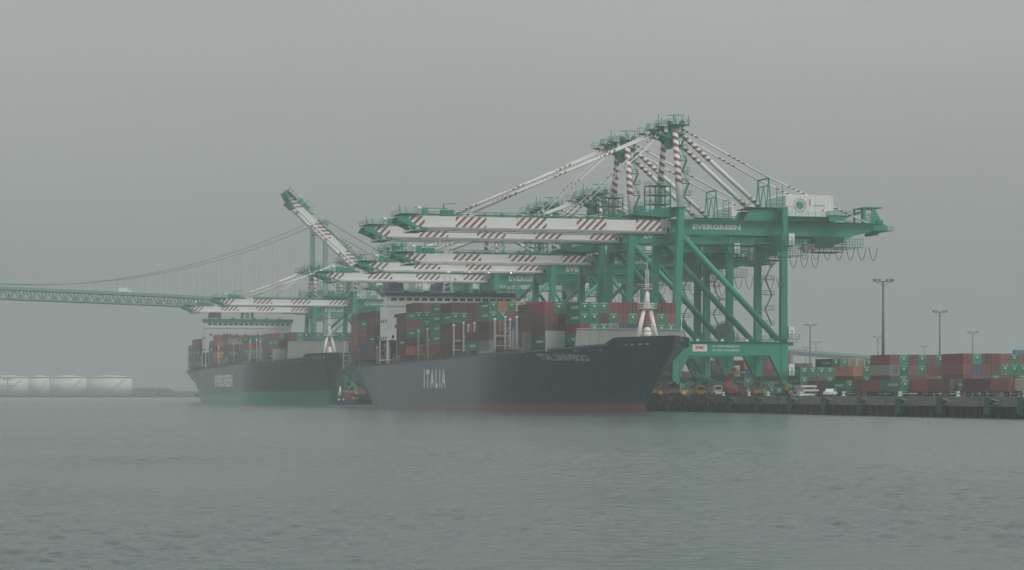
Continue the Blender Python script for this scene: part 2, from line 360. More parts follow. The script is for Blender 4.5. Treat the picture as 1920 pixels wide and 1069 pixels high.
# ------------------------------------------------------------------ suspension bridge
def bridge():
    def P(t, off=0, z=0):
        X = -118 + .647 * t + .763 * off; D = 1484 + .763 * t - .647 * off; v, u = W(X, D); return (v, u, z)
    def dz(t):
        return float(np.interp(t, [-330, -241, -120, 0, 154, 513, 636, 900], [60.5, 61, 60.6, 58.4, 53.5, 37.8, 33.8, 24]))
    b = empty('suspension_bridge', P(0)); loc = Vector(P(0))
    tag(b, 'hazy green suspension bridge crossing behind the ships and cranes', 'bridge')
    off = Matrix.Translation(-loc)
    def fin(mbx, name, m):
        g = MB(); g.add(mbx, off); return g.build(name, m, b)
    HW = 5.6
    for s_ in (-1, 1):
        a = MB(); a.beam(P(0, s_ * HW, -1), P(0, s_ * HW, 108), 3.4, 3.4, 2.6, 2.6); a.cbox(P(0, s_ * HW, 109), (3.4, 3.4, 2.5)); fin(a, 'tower_leg', BRG)
    a = MB()
    for z, h in ((103, 3.5), (66, 4), (50, 3), (20, 3)): a.beam(P(0, -HW, z), P(0, HW, z), 2, h)
    a.beam(P(0, -HW, 102), P(0, 0, 107), 1.5, 2); a.beam(P(0, HW, 102), P(0, 0, 107), 1.5, 2)
    fin(a, 'tower_crossbeam', BRG)
    a = MB(); T = np.arange(-330, 910, 7.6); TD = 5.6
    for t0, t1 in zip(T[:-1], T[1:]):
        z0, z1 = dz(t0), dz(t1)
        a.beam(P(t0, 0, z0 - .7), P(t1, 0, z1 - .7), 13, .5)
        if t0 > 160:
            if t0 > 480: a.beam(P(t0, -6, z0 - 1.4), P(t1, -6, z1 - 1.4), .7, 3.4)
            else: a.beam(P(t0, -6, z0 - 2), P(t1, -6, z1 - 2), .7, 3)
        for o_ in (-6, 6):
            if t0 > 160: a.beam(P(t0, o_, z0 + .4), P(t1, o_, z1 + .4), .2, 1); continue
            a.beam(P(t0, o_, z0), P(t1, o_, z1), .7, 1.1); a.beam(P(t0, o_, z0 - TD), P(t1, o_, z1 - TD), .7, .9)
            a.beam(P(t0, o_, z0), P(t0, o_, z0 - TD), .45, .45)
            tm = (t0 + t1) / 2; zm = (z0 + z1) / 2
            a.beam(P(t0, o_, z0 - TD), P(tm, o_, zm), .45, .45); a.beam(P(tm, o_, zm), P(t1, o_, z1 - TD), .45, .45)
    fin(a, 'deck_truss', BRG)
    def cz(t):
        if t <= 0: return 63.2 + (110.5 - 63.2) * ((t + 241) / 241) ** 2
        return 110.5 + (56 - 110.5) * t / 170 - 10 * (t / 170) * (1 - t / 170)
    for s_ in (-1, 1):
        a = MB(); a.poly([P(t, s_ * HW, cz(t)) for t in list(range(-330, 0, 10)) + [0] + list(range(10, 171, 16))], .28, n=6); fin(a, 'main_cable', BRG)
    for s_ in (-1, 1):
        for t in list(range(-315, -5, 15)) + list(range(15, 150, 15)):
            a = MB(); a.tube(P(t, s_ * HW, dz(t)), P(t, s_ * HW, cz(t)), .07, n=4); fin(a, 'suspender', BRG)
    for t, h in ((170, 50), (300, 42), (420, 38), (510, 34), (600, 30), (700, 26)):
        a = MB()
        for s_ in (-1, 1): a.beam(P(t, s_ * 4.5, 0), P(t, s_ * 4.5, dz(t) - 2.6), 2, 2)
        a.beam(P(t, -5, dz(t) - 3.4), P(t, 5, dz(t) - 3.4), 2, 1.6); fin(a, 'pier', CONC)
    # white lorry on the deck
    t = -241 + 241 * .40; t = min(range(-240, 0), key=lambda q: abs(960 + F * (-118 + .647 * q) / (1484 + .763 * q) - 237))
    p = P(t, -3, dz(t) - .45); k = empty('lorry', p, math.atan2(P(t + 1)[1] - P(t)[1], P(t + 1)[0] - P(t)[0])); tag(k, 'small white box lorry driving over the hazy bridge', 'lorry')
    a = MB(); a.box((-4.5, -1.2, 1), (2.6, 1.2, 3.8)); a.build('cargo_box', WHITE, k)
    a = MB(); a.prism([(2.8, .7), (5, .7), (5, 1.9), (4.5, 3), (2.8, 3)], -1.15, 1.15); a.build('cab', WHITE, k)
    for x in (-3.4, -2.2, 3.9):
        for y in (-1.1, 1.1): a = MB(); a.tube((x, y - .15, .5), (x, y + .15, .5), .5, n=10); a.build('wheel', DARK, k)
bridge()

# ------------------------------------------------------------------ ship to shore cranes
def make_crane(tall, phi=0.0):
    r = empty('container_crane', (0, 0, 0))
    G = 30.5; FW = 9.5; W_ = 4.2
    ZC = 45.6 if tall else 40.2; ZP = 71.5 if tall else 58.5; GD = 3.6 if tall else 3.0
    LB = 72.5 if tall else 58.0; BR = 61.5 if tall else 54.0
    gt, gb = ZC + GD / 2, ZC - GD / 2; LT = gt + 3.0
    def obj(n, a, m, p=r): return a.build(n, m, p)
    for sy in (-1, 1):
        y = sy * FW
        # waterside and landside legs with their haunched lower halves
        a = MB(); a.beam((-.6, y, 3.8), (-.4, y, 14), 1.9, 2.6, 1.9, 2.3); a.beam((-.4, y, 14), (1.2 if tall else .8, y, LT), 1.9, 2.3, 1.6, 1.9)
        a.prism([(.7, 11.2), (3.4, 11.2), (.7, 5.6)], y - .8, y + .8); a.prism([(.6, 14.2), (2.6, 14.2), (.6, 17.5)], y - .75, y + .75)
        obj('leg', a, GREEN)
        a = MB(); a.beam((G, y, 3.8), (G, y, 14), 1.9, 2.2); a.beam((G, y, 14), (G, y, gb + .3), 1.8, 2.1, 1.5, 1.8)
        a.prism([(G - .9, 11.2), (G - 4.4, 11.2), (G - .9, 4.6)], y - .8, y + .8)
        obj('leg', a, GREEN)
        a = MB(); a.box((.7, y - .85, 10.9), (G - .95, y + .85, 14.5)); a.box((G + 1.0, y - .8, 13.6), (G + 2.6, y + .8, 14.45))
        for p_, q_ in (((1, y - 1.3, 14.55), (G + 3.5, y - 1.3, 14.55)),): a.rail(p_, q_)
        a.box((1, y - 1.4, 14.5), (G + 3.6, y - .9, 14.58))
        pb = obj('portal_beam', a, GREEN)
        if sy < 0:
            a = MB(); a.box((4.2, y - .93, 11.9), (8.3, y - .86, 13.8)); sg = obj('sign_board', a, WHITE, pb)
            a = MB(); text_on(a, 'ZPMC', lambda s, t: (4.9 + 2.7 * s, y - .945, 12.5 + .85 * t), bold=.045); obj('lettering', a, RED, sg)
            a = MB()
            text_on(a, 'SWL UNDER SPREADER 50LT', lambda s, t: (9.8 + 7.9 * s, y - .87, 13.05 + .6 * t), bold=.01); obj('lettering', a, CREAM, pb); a = MB()
            text_on(a, 'SWL UNDER CARGO BEAM 60LT', lambda s, t: (9.8 + 7.9 * s, y - .87, 11.95 + .6 * t), bold=.01); obj('lettering', a, CREAM, pb)
        a = MB()
        if tall: a.tube((1.6, y, gb - 1.0), (G - 1.6, y, 15.2), .85, n=12)
        else: a.tube((.8, y, 21), (G * .62, y, gb - .2), .62, n=12); a.tube((G * .62, y, gb - .2), (G - .5, y, 24), .62, n=12)
        obj('diagonal_brace', a, GREEN)
        # bogies
        for x in (0, G):
            a = MB(); a.box((x - .5, y - 5.2, 2.1), (x + .5, y + 5.2, 3.2))
            a.prism([(x - .6, 3.2), (x + .6, 3.2), (x + .6, 3.9), (x - .6, 3.9)], y - 1.4, y + 1.4)
            bo = obj('bogie', a, GREEN)
            a = MB()
            for k in range(-4, 5):
                if k: a.tube((x - .35, y + k * 1.15, .45), (x + .35, y + k * 1.15, .45), .42, n=10)
            obj('wheel', a, DARK, bo)
            a = MB(); a.box((x - .55, y - 5.75, .5), (x + .55, y - 5.25, 1.5)); a.box((x - .75, y - 5.2, 1.55), (x - .6, y - 3.4, 3.6)); a.rail((x + .7, y - 5.4, .5), (x + 2.4, y - 5.4, .5), .9)
            obj('rail_guard', a, YEL, bo)
    for x in (0, G):
        a = MB(); a.box((x - .7, -FW + 1.4, 3.95), (x + .7, FW - 1.4, 5.4)); obj('sill_beam', a, GREEN)
        a = MB(); a.box((x - .75, -FW + 1.0, 11.3), (x + .75, FW - 1.0, 14.1)); obj('cross_beam', a, GREEN)
    xw = 1.0
    a = MB(); a.box((xw - .9, -FW + .7, gb - 2.6), (xw + .9, FW - .7, gb - .02)); obj('cross_beam', a, GREEN)
    a = MB(); a.box((G - .9, -FW + .7, gb - 2.4), (G + .9, FW - .7, gb - .02)); obj('cross_beam', a, GREEN)
    a = MB(); a.box((xw - .8, -FW + .7, gt + .9), (xw + .8, FW - .7, gt + 2.9))
    a.prism([(xw - 12, gt + 1.0), (xw - .9, gt + .6), (xw - .9, gt + 3.4), (xw - 4, gt + 3.0)], -W_ - 1.5, W_ + 1.5)
    a.box((xw - 1.5, -FW - 1.2, LT - .1), (xw + 1.5, FW + 1.2, LT + .1))
    obj('cross_beam', a, GREEN)
    # main girder: two boxes with ties, walkways
    a = MB()
    for s_ in (-1, 1):
        y0, y1 = s_ * W_ - .7, s_ * W_ + .7
        a.prism([(-.4, gb), (BR - 9, gb), (BR, gb + GD * .55), (BR + 1, gt), (-.4, gt)], y0, y1)
        a.box((-.4, s_ * W_ - .95, gb - .25), (BR - 9, s_ * W_ + .95, gb - .002)); a.box((-.4, s_ * W_ - 1.0, gt + .002), (BR, s_ * W_ + 1.0, gt + .16))
    for x in (0.2, 10, 20, 40, 50, BR - 1.5): a.box((x, -W_ + .75, gb + .6), (x + 1.1, W_ - .75, gt - .3))
    gd = obj('main_girder', a, GREEN)
    a = MB(); tx0 = 6.2
    text_on(a, 'EVERGREEN', lambda s, t: (tx0 + 13.8 * s, -W_ - .715, ZC - (.62 if tall else .95) + (1.35 if tall else 1.75) * t), bold=.045); obj('lettering', a, CREAM, gd)
    a = MB()
    for y0 in (-W_ - 2.2, W_ + 1.2):
        a.box((0, y0, gt - .1), (BR - 2, y0 + 1, gt)); a.rail((0, y0 - 0.0 if y0 < 0 else y0 + 1, gt), (BR - 2, y0 if y0 < 0 else y0 + 1, gt), step=1.6)
    obj('walkway', a, GREEN2)
    # landside head structure
    a = MB()
    a.prism([(G - 9, gt + .2), (G - 7.5, gt + 3.2), (G + 3.5, gt + 3.6), (G + 3.5, gt + .2)], -W_ - 1.2, -W_ + 1); a.prism([(G - 9, gt + .2), (G - 7.5, gt + 3.2), (G + 3.5, gt + 3.6), (G + 3.5, gt + .2)], W_ - 1, W_ + 1.2)
    a.deck(G - 8, -W_ - 2, G + 4.5, W_ + 2, gt + 3.8)
    a.beam((G + .4, -FW, gb - 1), (G + .4, -FW, gt + 3.6), 1.3, 1.3); a.beam((G + .4, FW, gb - 1), (G + .4, FW, gt + 3.6), 1.3, 1.3)
    a.box((G - .4, -FW, gt + 2.6), (G + 1.2, FW, gt + 3.6))
    obj('head_frame', a, GREEN)
    # boom
    D2 = 2.8 if tall else 1.95
    bo = empty('boom', (-1.2, 0, ZC + .1)); bo.parent = r; bo.rotation_euler = (0, phi, 0)
    a = MB()
    for s_ in (-1, 1):
        y0, y1 = s_ * W_ - .65, s_ * W_ + .65
        a.prism([(-LB + 1.5, D2 / 2), (-LB + 1.5, D2 * .1), (-LB + 4, -D2 / 2), (0, -D2 / 2), (0, D2 / 2)], y0, y1)
    obj('boom_girder', a, HATCH, bo)
    a = MB()
    for s_ in (-1, 1):
        a.box((-LB + 5, s_ * W_ - .95, -D2 / 2 - .42), (-.2, s_ * W_ + .95, -D2 / 2 - .003)); a.box((-LB + 6, s_ * W_ - 1.3 if s_ < 0 else s_ * W_ + .7, -D2 / 2 - .75), (-.2, s_ * W_ - .7 if s_ < 0 else s_ * W_ + 1.3, -D2 / 2 - .6))
    for x in range(-int(LB) + 8, -2, 8): a.box((x, -W_ + .7, -.8), (x + .8, W_ - .7, .6))
    obj('trolley_rail', a, WHITE if not tall else GREY, bo)
    a = MB()
    for s_ in (-1, 1):
        yo = s_ * (W_ + .55); yi = s_ * (W_ - .4)
        a.rail((-LB + 4, yo, D2 / 2 + .05), (-1, yo, D2 / 2 + .05), 1.1, 1.5, .09); a.rail((-LB + 4, yi, D2 / 2 + .05), (-1, yi, D2 / 2 + .05), 1.1, 3)
        a.box((-LB + 4, min(yo, yi), D2 / 2 + .003), (-1, max(yo, yi), D2 / 2 + .1))
        a.tube((-LB + 5, yi, D2 / 2 + .45), (-1, yi, D2 / 2 + .45), .16, n=6)
    for x in np.arange(-LB + 8, -3, 4.7): a.cbox((x, -W_ - .2, D2 / 2 + .5), (random.uniform(.5, 1.4), .6, random.uniform(.4, .8)))
    a.cbox((-LB * .78 - 4, -W_, D2 / 2 + .9), (3.4, 1.4, 1.6)); a.beam((-LB * .78 - 5, -W_, D2 / 2), (-LB * .78 - 5, -W_, D2 / 2 + 3.4), .25, .25); a.beam((-LB * .78 - 5, -W_, D2 / 2 + 3.3), (-LB * .78 - 1.5, -W_, D2 / 2 + 3.4), .15, .15)
    obj('boom_walkway', a, GREEN2, bo)
    a = MB()
    a.prism([(-LB + 1.4, D2 / 2 + .2), (-LB - .6, D2 / 2), (-LB - 1.4, .2), (-LB + 3.4, -D2 / 2 - .45), (-LB + 3.9, -D2 / 2 - .01), (-LB + 1.4, D2 * .1)], -W_ - .9, -W_ - .66 + 1.6)
    a.prism([(-LB + 1.4, D2 / 2 + .2), (-LB - .6, D2 / 2), (-LB - 1.4, .2), (-LB + 3.4, -D2 / 2 - .45), (-LB + 3.9, -D2 / 2 - .01), (-LB + 1.4, D2 * .1)], W_ - .9, W_ + .8)
    a.box((-LB + .2, -W_ + .5, -.6), (-LB + 2.6, W_ - .5, 1.2)); a.deck(-LB - .8, -W_ - 1.5, -LB + 4.5, W_ + 1.5, D2 / 2 + .55)
    a.deck(-LB + 2.5, -W_ - 1.4, -LB + 6, W_ + 1.4, -D2 / 2 - 1.0, h=.8)
    a.cbox((-LB + 6, -W_, D2 / 2 + 1.2), (1.4, 1.2, 1.8)); a.beam((-LB - .6, -W_, D2 / 2), (-LB - .9, -W_, D2 / 2 + 2.8), .18, .18); a.beam((-LB + 1, -W_, D2 / 2), (-LB + .7, -W_, D2 / 2 + 2.4), .18, .18)
    a.beam((-LB + 3, -W_, D2 / 2 + 2.1), (-LB + 12, -W_, D2 / 2 + 2.1), .12, .2)
    obj('tip_platform', a, GREEN, bo)
    a = MB(); a.ball((-LB + 4.2, -W_ - 1, D2 / 2 + 1.9), .55); a.tube((-LB + 4.2, -W_ - 1, D2 / 2), (-LB + 4.2, -W_ - 1, D2 / 2 + 1.6), .2); obj('beacon', a, WHITE, bo)
    for y0 in (-W_ - .95, W_ + .68): a = MB(); a.prism([(-1.6, D2 * .7), (1.0, D2 * .45), (1.2, -.4), (-1.6, -.6)], y0, y0 + .27); obj('hinge_plate', a, GREY, bo)
    # mast
    zt = ZP
    for sy in (-1, 1):
        a = MB(); a.tube((1.4, sy * 4.3, zt), (1.2, sy * (FW - .4), LT), .78 if tall else .62, .95 if tall else .75, n=14)
        obj('mast_leg', a, SPIRALM)
    a = MB()
    a.box((.3, -4.6, zt - .2), (2.5, 4.6, zt + 1.2)); a.tube((1.4, -4.5, zt - 1.5), (1.4, 4.5, zt - 1.5), .9, n=10)
    a.prism([(-2.2, zt + .5), (1, zt + 2.0), (4.2, zt + .4), (2.6, zt - 2.2), (.2, zt - 2.4)], -4.0, -3.4); a.prism([(-2.2, zt + .5), (1, zt + 2.0), (4.2, zt + .4), (2.6, zt - 2.2), (.2, zt - 2.4)], 3.4, 4.0)
    a.prism([(.2, zt - 1), (2.4, zt - 1), (1.9, zt - 4.5), (.8, zt - 4.5)], -2.2, 2.2)
    a.deck(-.5, -5.4, 5.2, 5.4, zt + 1.6, h=1.3); a.deck(-3.6, -5, -.8, -2, zt + 1.0, h=1.5); a.deck(-3.6, 2, -.8, 5, zt + 1.0, h=1.5)
    a.deck(-6.2, -5.2, -4.0, -3, zt - .2, h=1.5); a.deck(-6.2, 3, -4.0, 5.2, zt - .2, h=1.5)
    for y in (-4, 4): a.beam((-5.5, y, zt - .3), (0, y, zt - 1.8), .35, .5); a.beam((-4, y, zt + 1), (-5, y, zt - .2), .2, .2)
    a.beam((1.5, -3, zt + 1.6), (1.5, -3, zt + 4.2), .25, .25); a.beam((-.2, -3, zt + 4.2), (4.6, -3, zt + 4.3), .2, .2)
    for x, y in ((5, -5), (5, 5), (-3.5, -4.8), (3, 0), (4.4, -2), (.4, 4)): a.beam((x, y, zt + 1), (x, y, zt + 4.2), .14, .14)
    for x, y in ((.8, -1.6), (2.2, 2.2), (3.6, -3.6)): a.tube((x, y - .3, zt + 2.1), (x, y + .3, zt + 2.1), .8, n=10)
    obj('apex_platform', a, GREEN2)
    a = MB()
    for x in (-1.6, .4, 2.2): a.box((x, -4.35, zt - .5), (x + .9, -4.1, zt + 1.4)); a.box((x, 4.1, zt - .5), (x + .9, 4.35, zt + 1.4))
    obj('link_plate', a, WHITE)
    # stairs up the mast, ladder tower at the hinge
    a = MB(); n = 6 if tall else 4
    for i in range(n + 1):
        f = i / n; y = -(FW - .4) + (FW - .4 - 4.3) * f; z = LT + .3 + (zt - LT - 2) * f
        a.deck(2.2, y - .6, 4.4 if i % 2 else 3.8, y + 1.0, z, h=1.1)
        a.beam((1.5, y, z - .1), (3, y, z - .1), .2, .2)
        if i < n:
            z2 = LT + .3 + (zt - LT - 2) * (i + 1) / n; x0, x1 = (2.6, 4.1) if i % 2 else (4.1, 2.6)
            a.beam((x0, y, z), (x1, y + .4, z2), .7, .14); a.beam((x0, y - .4, z + 1), (x1, y, z2 + 1), .07, .07)
    obj('mast_stair', a, GREEN2)
    a = MB(); h = 9.5 if tall else 7
    for x in (-4.6, -1.6, 1.2):
        for y in (-1, 3.4): a.beam((x, y, gt), (x, y, gt + h), .28, .28)
    for k in range(4):
        z = gt + 2 + k * (h - 2) / 3; a.deck(-4.8, -1.2, 1.4, 3.6, z, h=1)
    a.beam((-4.6, -1, gt), (1.2, -1, gt + h * .6), .15, .15); a.beam((1.2, -1, gt), (-4.6, -1, gt + h * .6), .15, .15)
    obj('latch_tower', a, GREEN2)
    a = MB(); a.deck(-11, -W_ - 1.6, -2, W_ + 1.6, gt + 1.4, h=1.1); a.box((-10, -W_ - 1, gt + 1.5), (-7.2, -W_ + 1.2, gt + 3.6)); obj('hinge_platform', a, GREEN2)
    # stays
    cs_, sn_ = math.cos(phi), math.sin(phi)
    def bp(l, y, z): return (-1.2 - l * cs_ + z * sn_, y, ZC + .1 + l * sn_ + z * cs_)
    for s_ in (-1, 1):
        for l, rr in ((LB * .77, .26), (LB * .37, .16)):
            if phi:      # stay folds up against the raised boom
                A, B = Vector((-.5, s_ * 3.6, zt)), Vector(bp(l, s_ * W_, D2 / 2 + .3)); mid = Vector(bp(l * .45, s_ * W_, D2 / 2 + 2.2))
                a = MB(); a.tube(B, mid, rr, n=6); a.tube(mid, A, rr, n=6)
            else:
                a = MB(); a.tube((-.8, s_ * 3.6, zt + .2), bp(l, s_ * (W_ - .1), D2 / 2 + .5), rr, n=8)
                if l > LB * .5: a.tube((-.8, s_ * 3.0, zt + .9), bp(l - 1.5, s_ * (W_ - .6), D2 / 2 + .6), rr * .55, n=6)
            obj('forestay', a, SPIRALT)
        a = MB(); a.box((-LB * .77 - .6, s_ * W_ - .5, D2 / 2), (-LB * .77 + 2.6, s_ * W_ + .5, D2 / 2 + 1.0)); obj('stay_bracket', a, WHITE, bo)
        a = MB(); a.tube((3.2, s_ * 3.7, zt - .8), (G - 2.5, s_ * W_, gt + 2.2), .62 if tall else .5, n=12); obj('backstay', a, SPIRAL)
        tz = 59.5 if tall else 51
        a = MB(); a.tube((3.4, s_ * 3.7, zt + .6), (28.5, s_ * 3.9, tz), .27, n=8, l0=0); a.tube((28.5, s_ * 3.9, tz), (BR - 4, s_ * W_, gt + .2), .27, n=8, l0=9); obj('upper_backstay', a, SPIRALT)
    tz = 59.3 if tall else 50.8
    a = MB()
    for s_ in (-1, 1):
        for x in (27.6, 29.4): a.beam((x, s_ * 3.9, gt), (28.5, s_ * 3.9, tz), .28, .28)
    a.beam((28.5, -4.2, tz), (28.5, 4.2, tz), .4, .4); a.beam((28.5, -3.9, tz - 2), (28.5, 3.9, tz - 2), .25, .25)
    a.beam((28.5, -3.9, gt + 1), (28.5, 0, tz - 2), .22, .22); a.beam((28.5, 3.9, gt + 1), (28.5, 0, tz - 2), .22, .22)
    obj('stay_trestle', a, GREEN)
    # machinery house
    hx0, hx1 = (31.8, 46.2) if tall else (31.0, 42.5); hz0 = gt + 1.4; hh = 6.0 if tall else 5.2; hy0, hy1 = -6.8, 7.4
    a = MB(); a.prism([(hx0, hz0), (hx1, hz0), (hx1, hz0 + hh - .6), (hx1 - .9, hz0 + hh - .1), (hx0 + .6, hz0 + hh), (hx0, hz0 + hh - .4)], hy0, hy1)
    for x in np.arange(hx0 + 1.2, hx1 - .5, 1.15): a.box((x, hy0 - .05, hz0 + .2), (x + .08, hy0, hz0 + hh - .7))
    mh = obj('machinery_house', a, WHITE)
    a = MB(); cx, cz_ = hx0 + 4.6, hz0 + hh * .52
    for k in range(16):
        A = k * math.pi / 8; a.beam((cx + .45 * math.cos(A), hy0 - .09, cz_ + .45 * math.sin(A)), (cx + (1.3 if k % 2 else 1.05) * math.cos(A), hy0 - .09, cz_ + (1.3 if k % 2 else 1.05) * math.sin(A)), .06, .12, .02, .34)
    a.tube((cx, hy0 - .11, cz_), (cx, hy0 - .06, cz_), .5, n=12); obj('logo', a, LOGOG, mh)
    a = MB()
    for k in range(24):
        A = k * math.pi / 12; B = A + math.pi / 12; a.beam((cx + 1.75 * math.cos(A), hy0 - .09, cz_ + 1.75 * math.sin(A)), (cx + 1.75 * math.cos(B), hy0 - .09, cz_ + 1.75 * math.sin(B)), .05, .12)
    obj('logo_ring', a, MGREY, mh)
    a = MB(); a.box((hx0 + 8.6, hy0 - .08, hz0 + 3.0), (hx0 + 12, hy0, hz0 + 3.15)); a.box((hx0 + 7.4, hy0 - .1, hz0 + 3.0), (hx0 + 7.7, hy0, hz0 + 4.8)); a.box((hx0 + 11.2, hy0 - .1, hz0 + 1.6), (hx0 + 11.6, hy0, hz0 + 2.1)); obj('vent', a, MGREY, mh)
    a = MB(); a.box((hx0 - 1, hy0 + .2, gt + .2), (hx1 + .5, hy1 - .2, hz0 - .02)); a.rail((hx0 - 1, hy0 - 1.2, hz0), (hx1 + 2, hy0 - 1.2, hz0)); a.box((hx0 - 1, hy0 - 1.3, hz0 - .12), (hx1 + 2, hy0 - .02, hz0))
    a.deck(hx1 - 2, hy0 - 2.4, hx1 + 4.5, hy0 - .1, hz0 + .4); a.prism([(hx1 - 2, hz0 + .2), (hx1 + 4.2, hz0 + .2), (hx1 + 2, hz0 - 1.0), (hx1 - 2, hz0 - 1.4)], hy0 - 2.2, hy0 - .3); obj('house_base', a, GREEN, mh)
    a = MB(); a.box((G + .2, -FW - 1.4, gt + 3.9), (G + 2.2, -FW + .4, gt + 6.8)); obj('elevator_house', a, WHITE)
    a = MB()
    for x in (G - 1.7, G): a.beam((x, -FW + .5, gt + 3.8), (x, -FW + .5, gt + 9.2), .15, .15)
    for k in range(5): a.beam((G - 1.7, -FW + .5, gt + 4.5 + k), (G, -FW + .5, gt + 4.5 + k), .12, .12)
    obj('ladder_cage', a, GREEN2)
    # elevator stops on the landside leg with the number boards
    for z in ((gb - 3.0), 15.6, 5.6):
        a = MB(); a.box((G + 1.15, -FW - 1.35, z), (G + 2.75, -FW + .25, z + 3.1)); eb = obj('elevator_cab', a, WHITE)
        a = MB(); text_on(a, '2', lambda s, t: (G + 1.55 + .8 * s, -FW - 1.365, z + .9 + 1.3 * t)); obj('number', a, MGREY, eb)
        a = MB(); a.deck(G - .5, -FW - 2.2, G + 4, -FW - 1.4, z - .1); obj('landing', a, GREEN2)
    a = MB()
    for z in np.arange(15, gb, .9): a.box((G - .8, -FW - 1.12, z), (G + .8, -FW - 1.0, z + .18))
    a.box((G + .95, -FW - .3, 5), (G + 1.15, -FW + .3, gb)); obj('leg_ladder', a, GREEN2)
    # backreach house, festoon cables, trolley
    a = MB()
    for x in (BR - 4.6, BR - 2.2):
        for y in (-3.6, 3.6): a.beam((x, y, gt), (x, y, gt + 4.6), .5, .5)
    a.box((BR - 4.9, -3.8, gt + 2.9), (BR - 4.5, 3.8, gt + 3.6)); a.box((BR - 4.9, -4.0, gt + 4.4), (BR + .6, 4.0, gt + 4.65)); a.prism([(BR - 2.6, gt), (BR + .8, gt), (BR - 1.6, gt + 4), (BR - 2.6, gt + 4)], -3.9, -3.5)
    a.deck(BR - 3, -W_ - 1.6, BR + 3, W_ + 1.6, gt - 1.8); a.cbox((BR + 1.4, -2, gt - .9), (2, 2, 1.4)); a.cbox((BR - .5, -W_ - .2, gt + .6), (1.6, 1.2, 1.0))
    obj('hoist_gantry', a, GREEN)
    a = MB(); a.cbox((BR - 3.4, -2.6, gt + 1.4), (1.5, 1.6, 1.8)); a.cbox((BR - 3.4, -2.6, gt + 2.7), (1.6, 1, .5)); obj('winch', a, GREY)
    a = MB(); x0, x1 = 41, BR - 6
    zf = gb - 3.0
    for x in np.arange(x0, x1 + .1, .8): a.beam((x, -W_ - 1.8, gb - .3), (x, -W_ - 1.8, zf), .1, .1); 
    for z in (gb - .9, gb - 1.6, gb - 2.3, zf): a.beam((x0, -W_ - 1.8, z), (x1, -W_ - 1.8, z), .12, .12); a.beam((x0, W_ + 1.8, z), (x1, W_ + 1.8, z), .12, .12)
    for x in np.arange(x0, x1 + .1, 1.6): a.beam((x, W_ + 1.8, gb - .3), (x, W_ + 1.8, zf), .1, .1); a.beam((x, -W_ - 1.8, zf), (x, W_ + 1.8, zf), .1, .1)
    for x in np.arange(4, x0 - 2, 2.2): a.beam((x, -W_ - 1.6, gb), (x, -W_ - 1.6, gb - 2.4), .12, .12)
    a.box((3, -W_ - 1.9, gb - 2.5), (x0 - 2, -W_ - 1.3, gb - 2.2)); a.box((3, W_ + 1.3, gb - 2.5), (x0 - 2, W_ + 1.9, gb - 2.2)); a.rail((3, -W_ - 1.9, gb - 2.2), (x0 - 2, -W_ - 1.9, gb - 2.2), step=1.2)
    obj('cable_tray', a, GREEN2)
    a = MB()
    for k in range(9):
        x = 30 + k * 3.4 if k > 1 else 8 + k * 3; xs = [(x + .5 * w_ * 2.6, -W_ - 1.6, zf - 3.6 * (1 - (w_ - 1) ** 2 * 1.0)) for w_ in np.linspace(0, 2, 11)]
        a.poly(xs, .09, n=5)
    obj('festoon_cable', a, DARK)
    tx = 47.5 if tall else 36
    a = MB(); a.box((tx - 3.5, -W_ + .9, gb - 1.3), (tx + 3.5, W_ - .9, gb - .3)); a.deck(tx - 4, -W_ - .9, tx + 4, W_ + .9, gb - 1.5); a.cbox((tx - 1, 0, gb - 2.2), (4, 4, 1.4))
    a.deck(tx - 4, -3.6, tx + 3, 3.6, gb - 4.2)
    for x in (tx - 4, tx + 3): a.beam((x, -3.5, gb - 4.2), (x, -3.5, gb - 1), .18, .18)
    tr = obj('trolley', a, GREEN2)
    a = MB(); a.prism([(tx - 7, gb - 4.4), (tx - 4.6, gb - 4.4), (tx - 4.6, gb - 1.9), (tx - 7.4, gb - 1.9), (tx - 7.6, gb - 3)], -1.3, 1.3); obj('operator_cab', a, WHITE, tr)
    # cable reel on the portal, floodlights
    a = MB()
    for k in range(28):
        A = k * math.pi / 14; a.beam((14 + 1.5 * math.cos(A), -FW + 2.2, 17.3 + 1.5 * math.sin(A)), (14 + 2.9 * math.cos(A), -FW + 2.2, 17.3 + 2.9 * math.sin(A)), .3, .12)
    a.tube((14, -FW + 1.9, 17.3), (14, -FW + 2.5, 17.3), 2.2, n=24); a.tube((14, -FW + 1.5, 17.3), (14, -FW + 2.9, 17.3), .7, n=12); a.beam((14, -FW + 2.2, 14.4), (14, -FW + 2.2, 17), .6, .6)
    obj('cable_reel', a, DGREEN)
    for x in (5.5, 12.5, 19.5): a = MB(); a.cbox((x, -FW - 1.25, 14.95), (.8, .35, .55)); obj('floodlight', a, CREAM)
    # upper stair tower between the landside legs
    a = MB(); 
    for z in np.arange(15.5, gb - 3, 4.2):
        a.deck(G + 1.2, FW - 2.6, G + 4.0, FW - .6, z); k = int((z - 15.5) / 4.2); x0, x1 = (G + 1.6, G + 3.6) if k % 2 else (G + 3.6, G + 1.6); a.beam((x0, FW - 1.6, z), (x1, FW - 1.6, z + 4.2), .7, .14)
    obj('stair', a, GREEN2)
    return r
CR_G = 'container cranes standing in a row along the quay'
cx = dict(A=1240, B=1152, C=1100, D=1012, E=909, F=728.6, G=650, H=577)
def cu(x): return onv(x, -1)
tallp = make_crane(True); tallp.location = (0, cu(cx['A']), DK)
tag(tallp, 'nearest and tallest green container crane, its boom level, big lettering on the girder', 'crane', CR_G)
t2 = copy_tree(tallp); t2.location = (0, cu(cx['B']), DK); tag(t2, 'second tall green crane, just behind the nearest one, boom level', 'crane', CR_G)
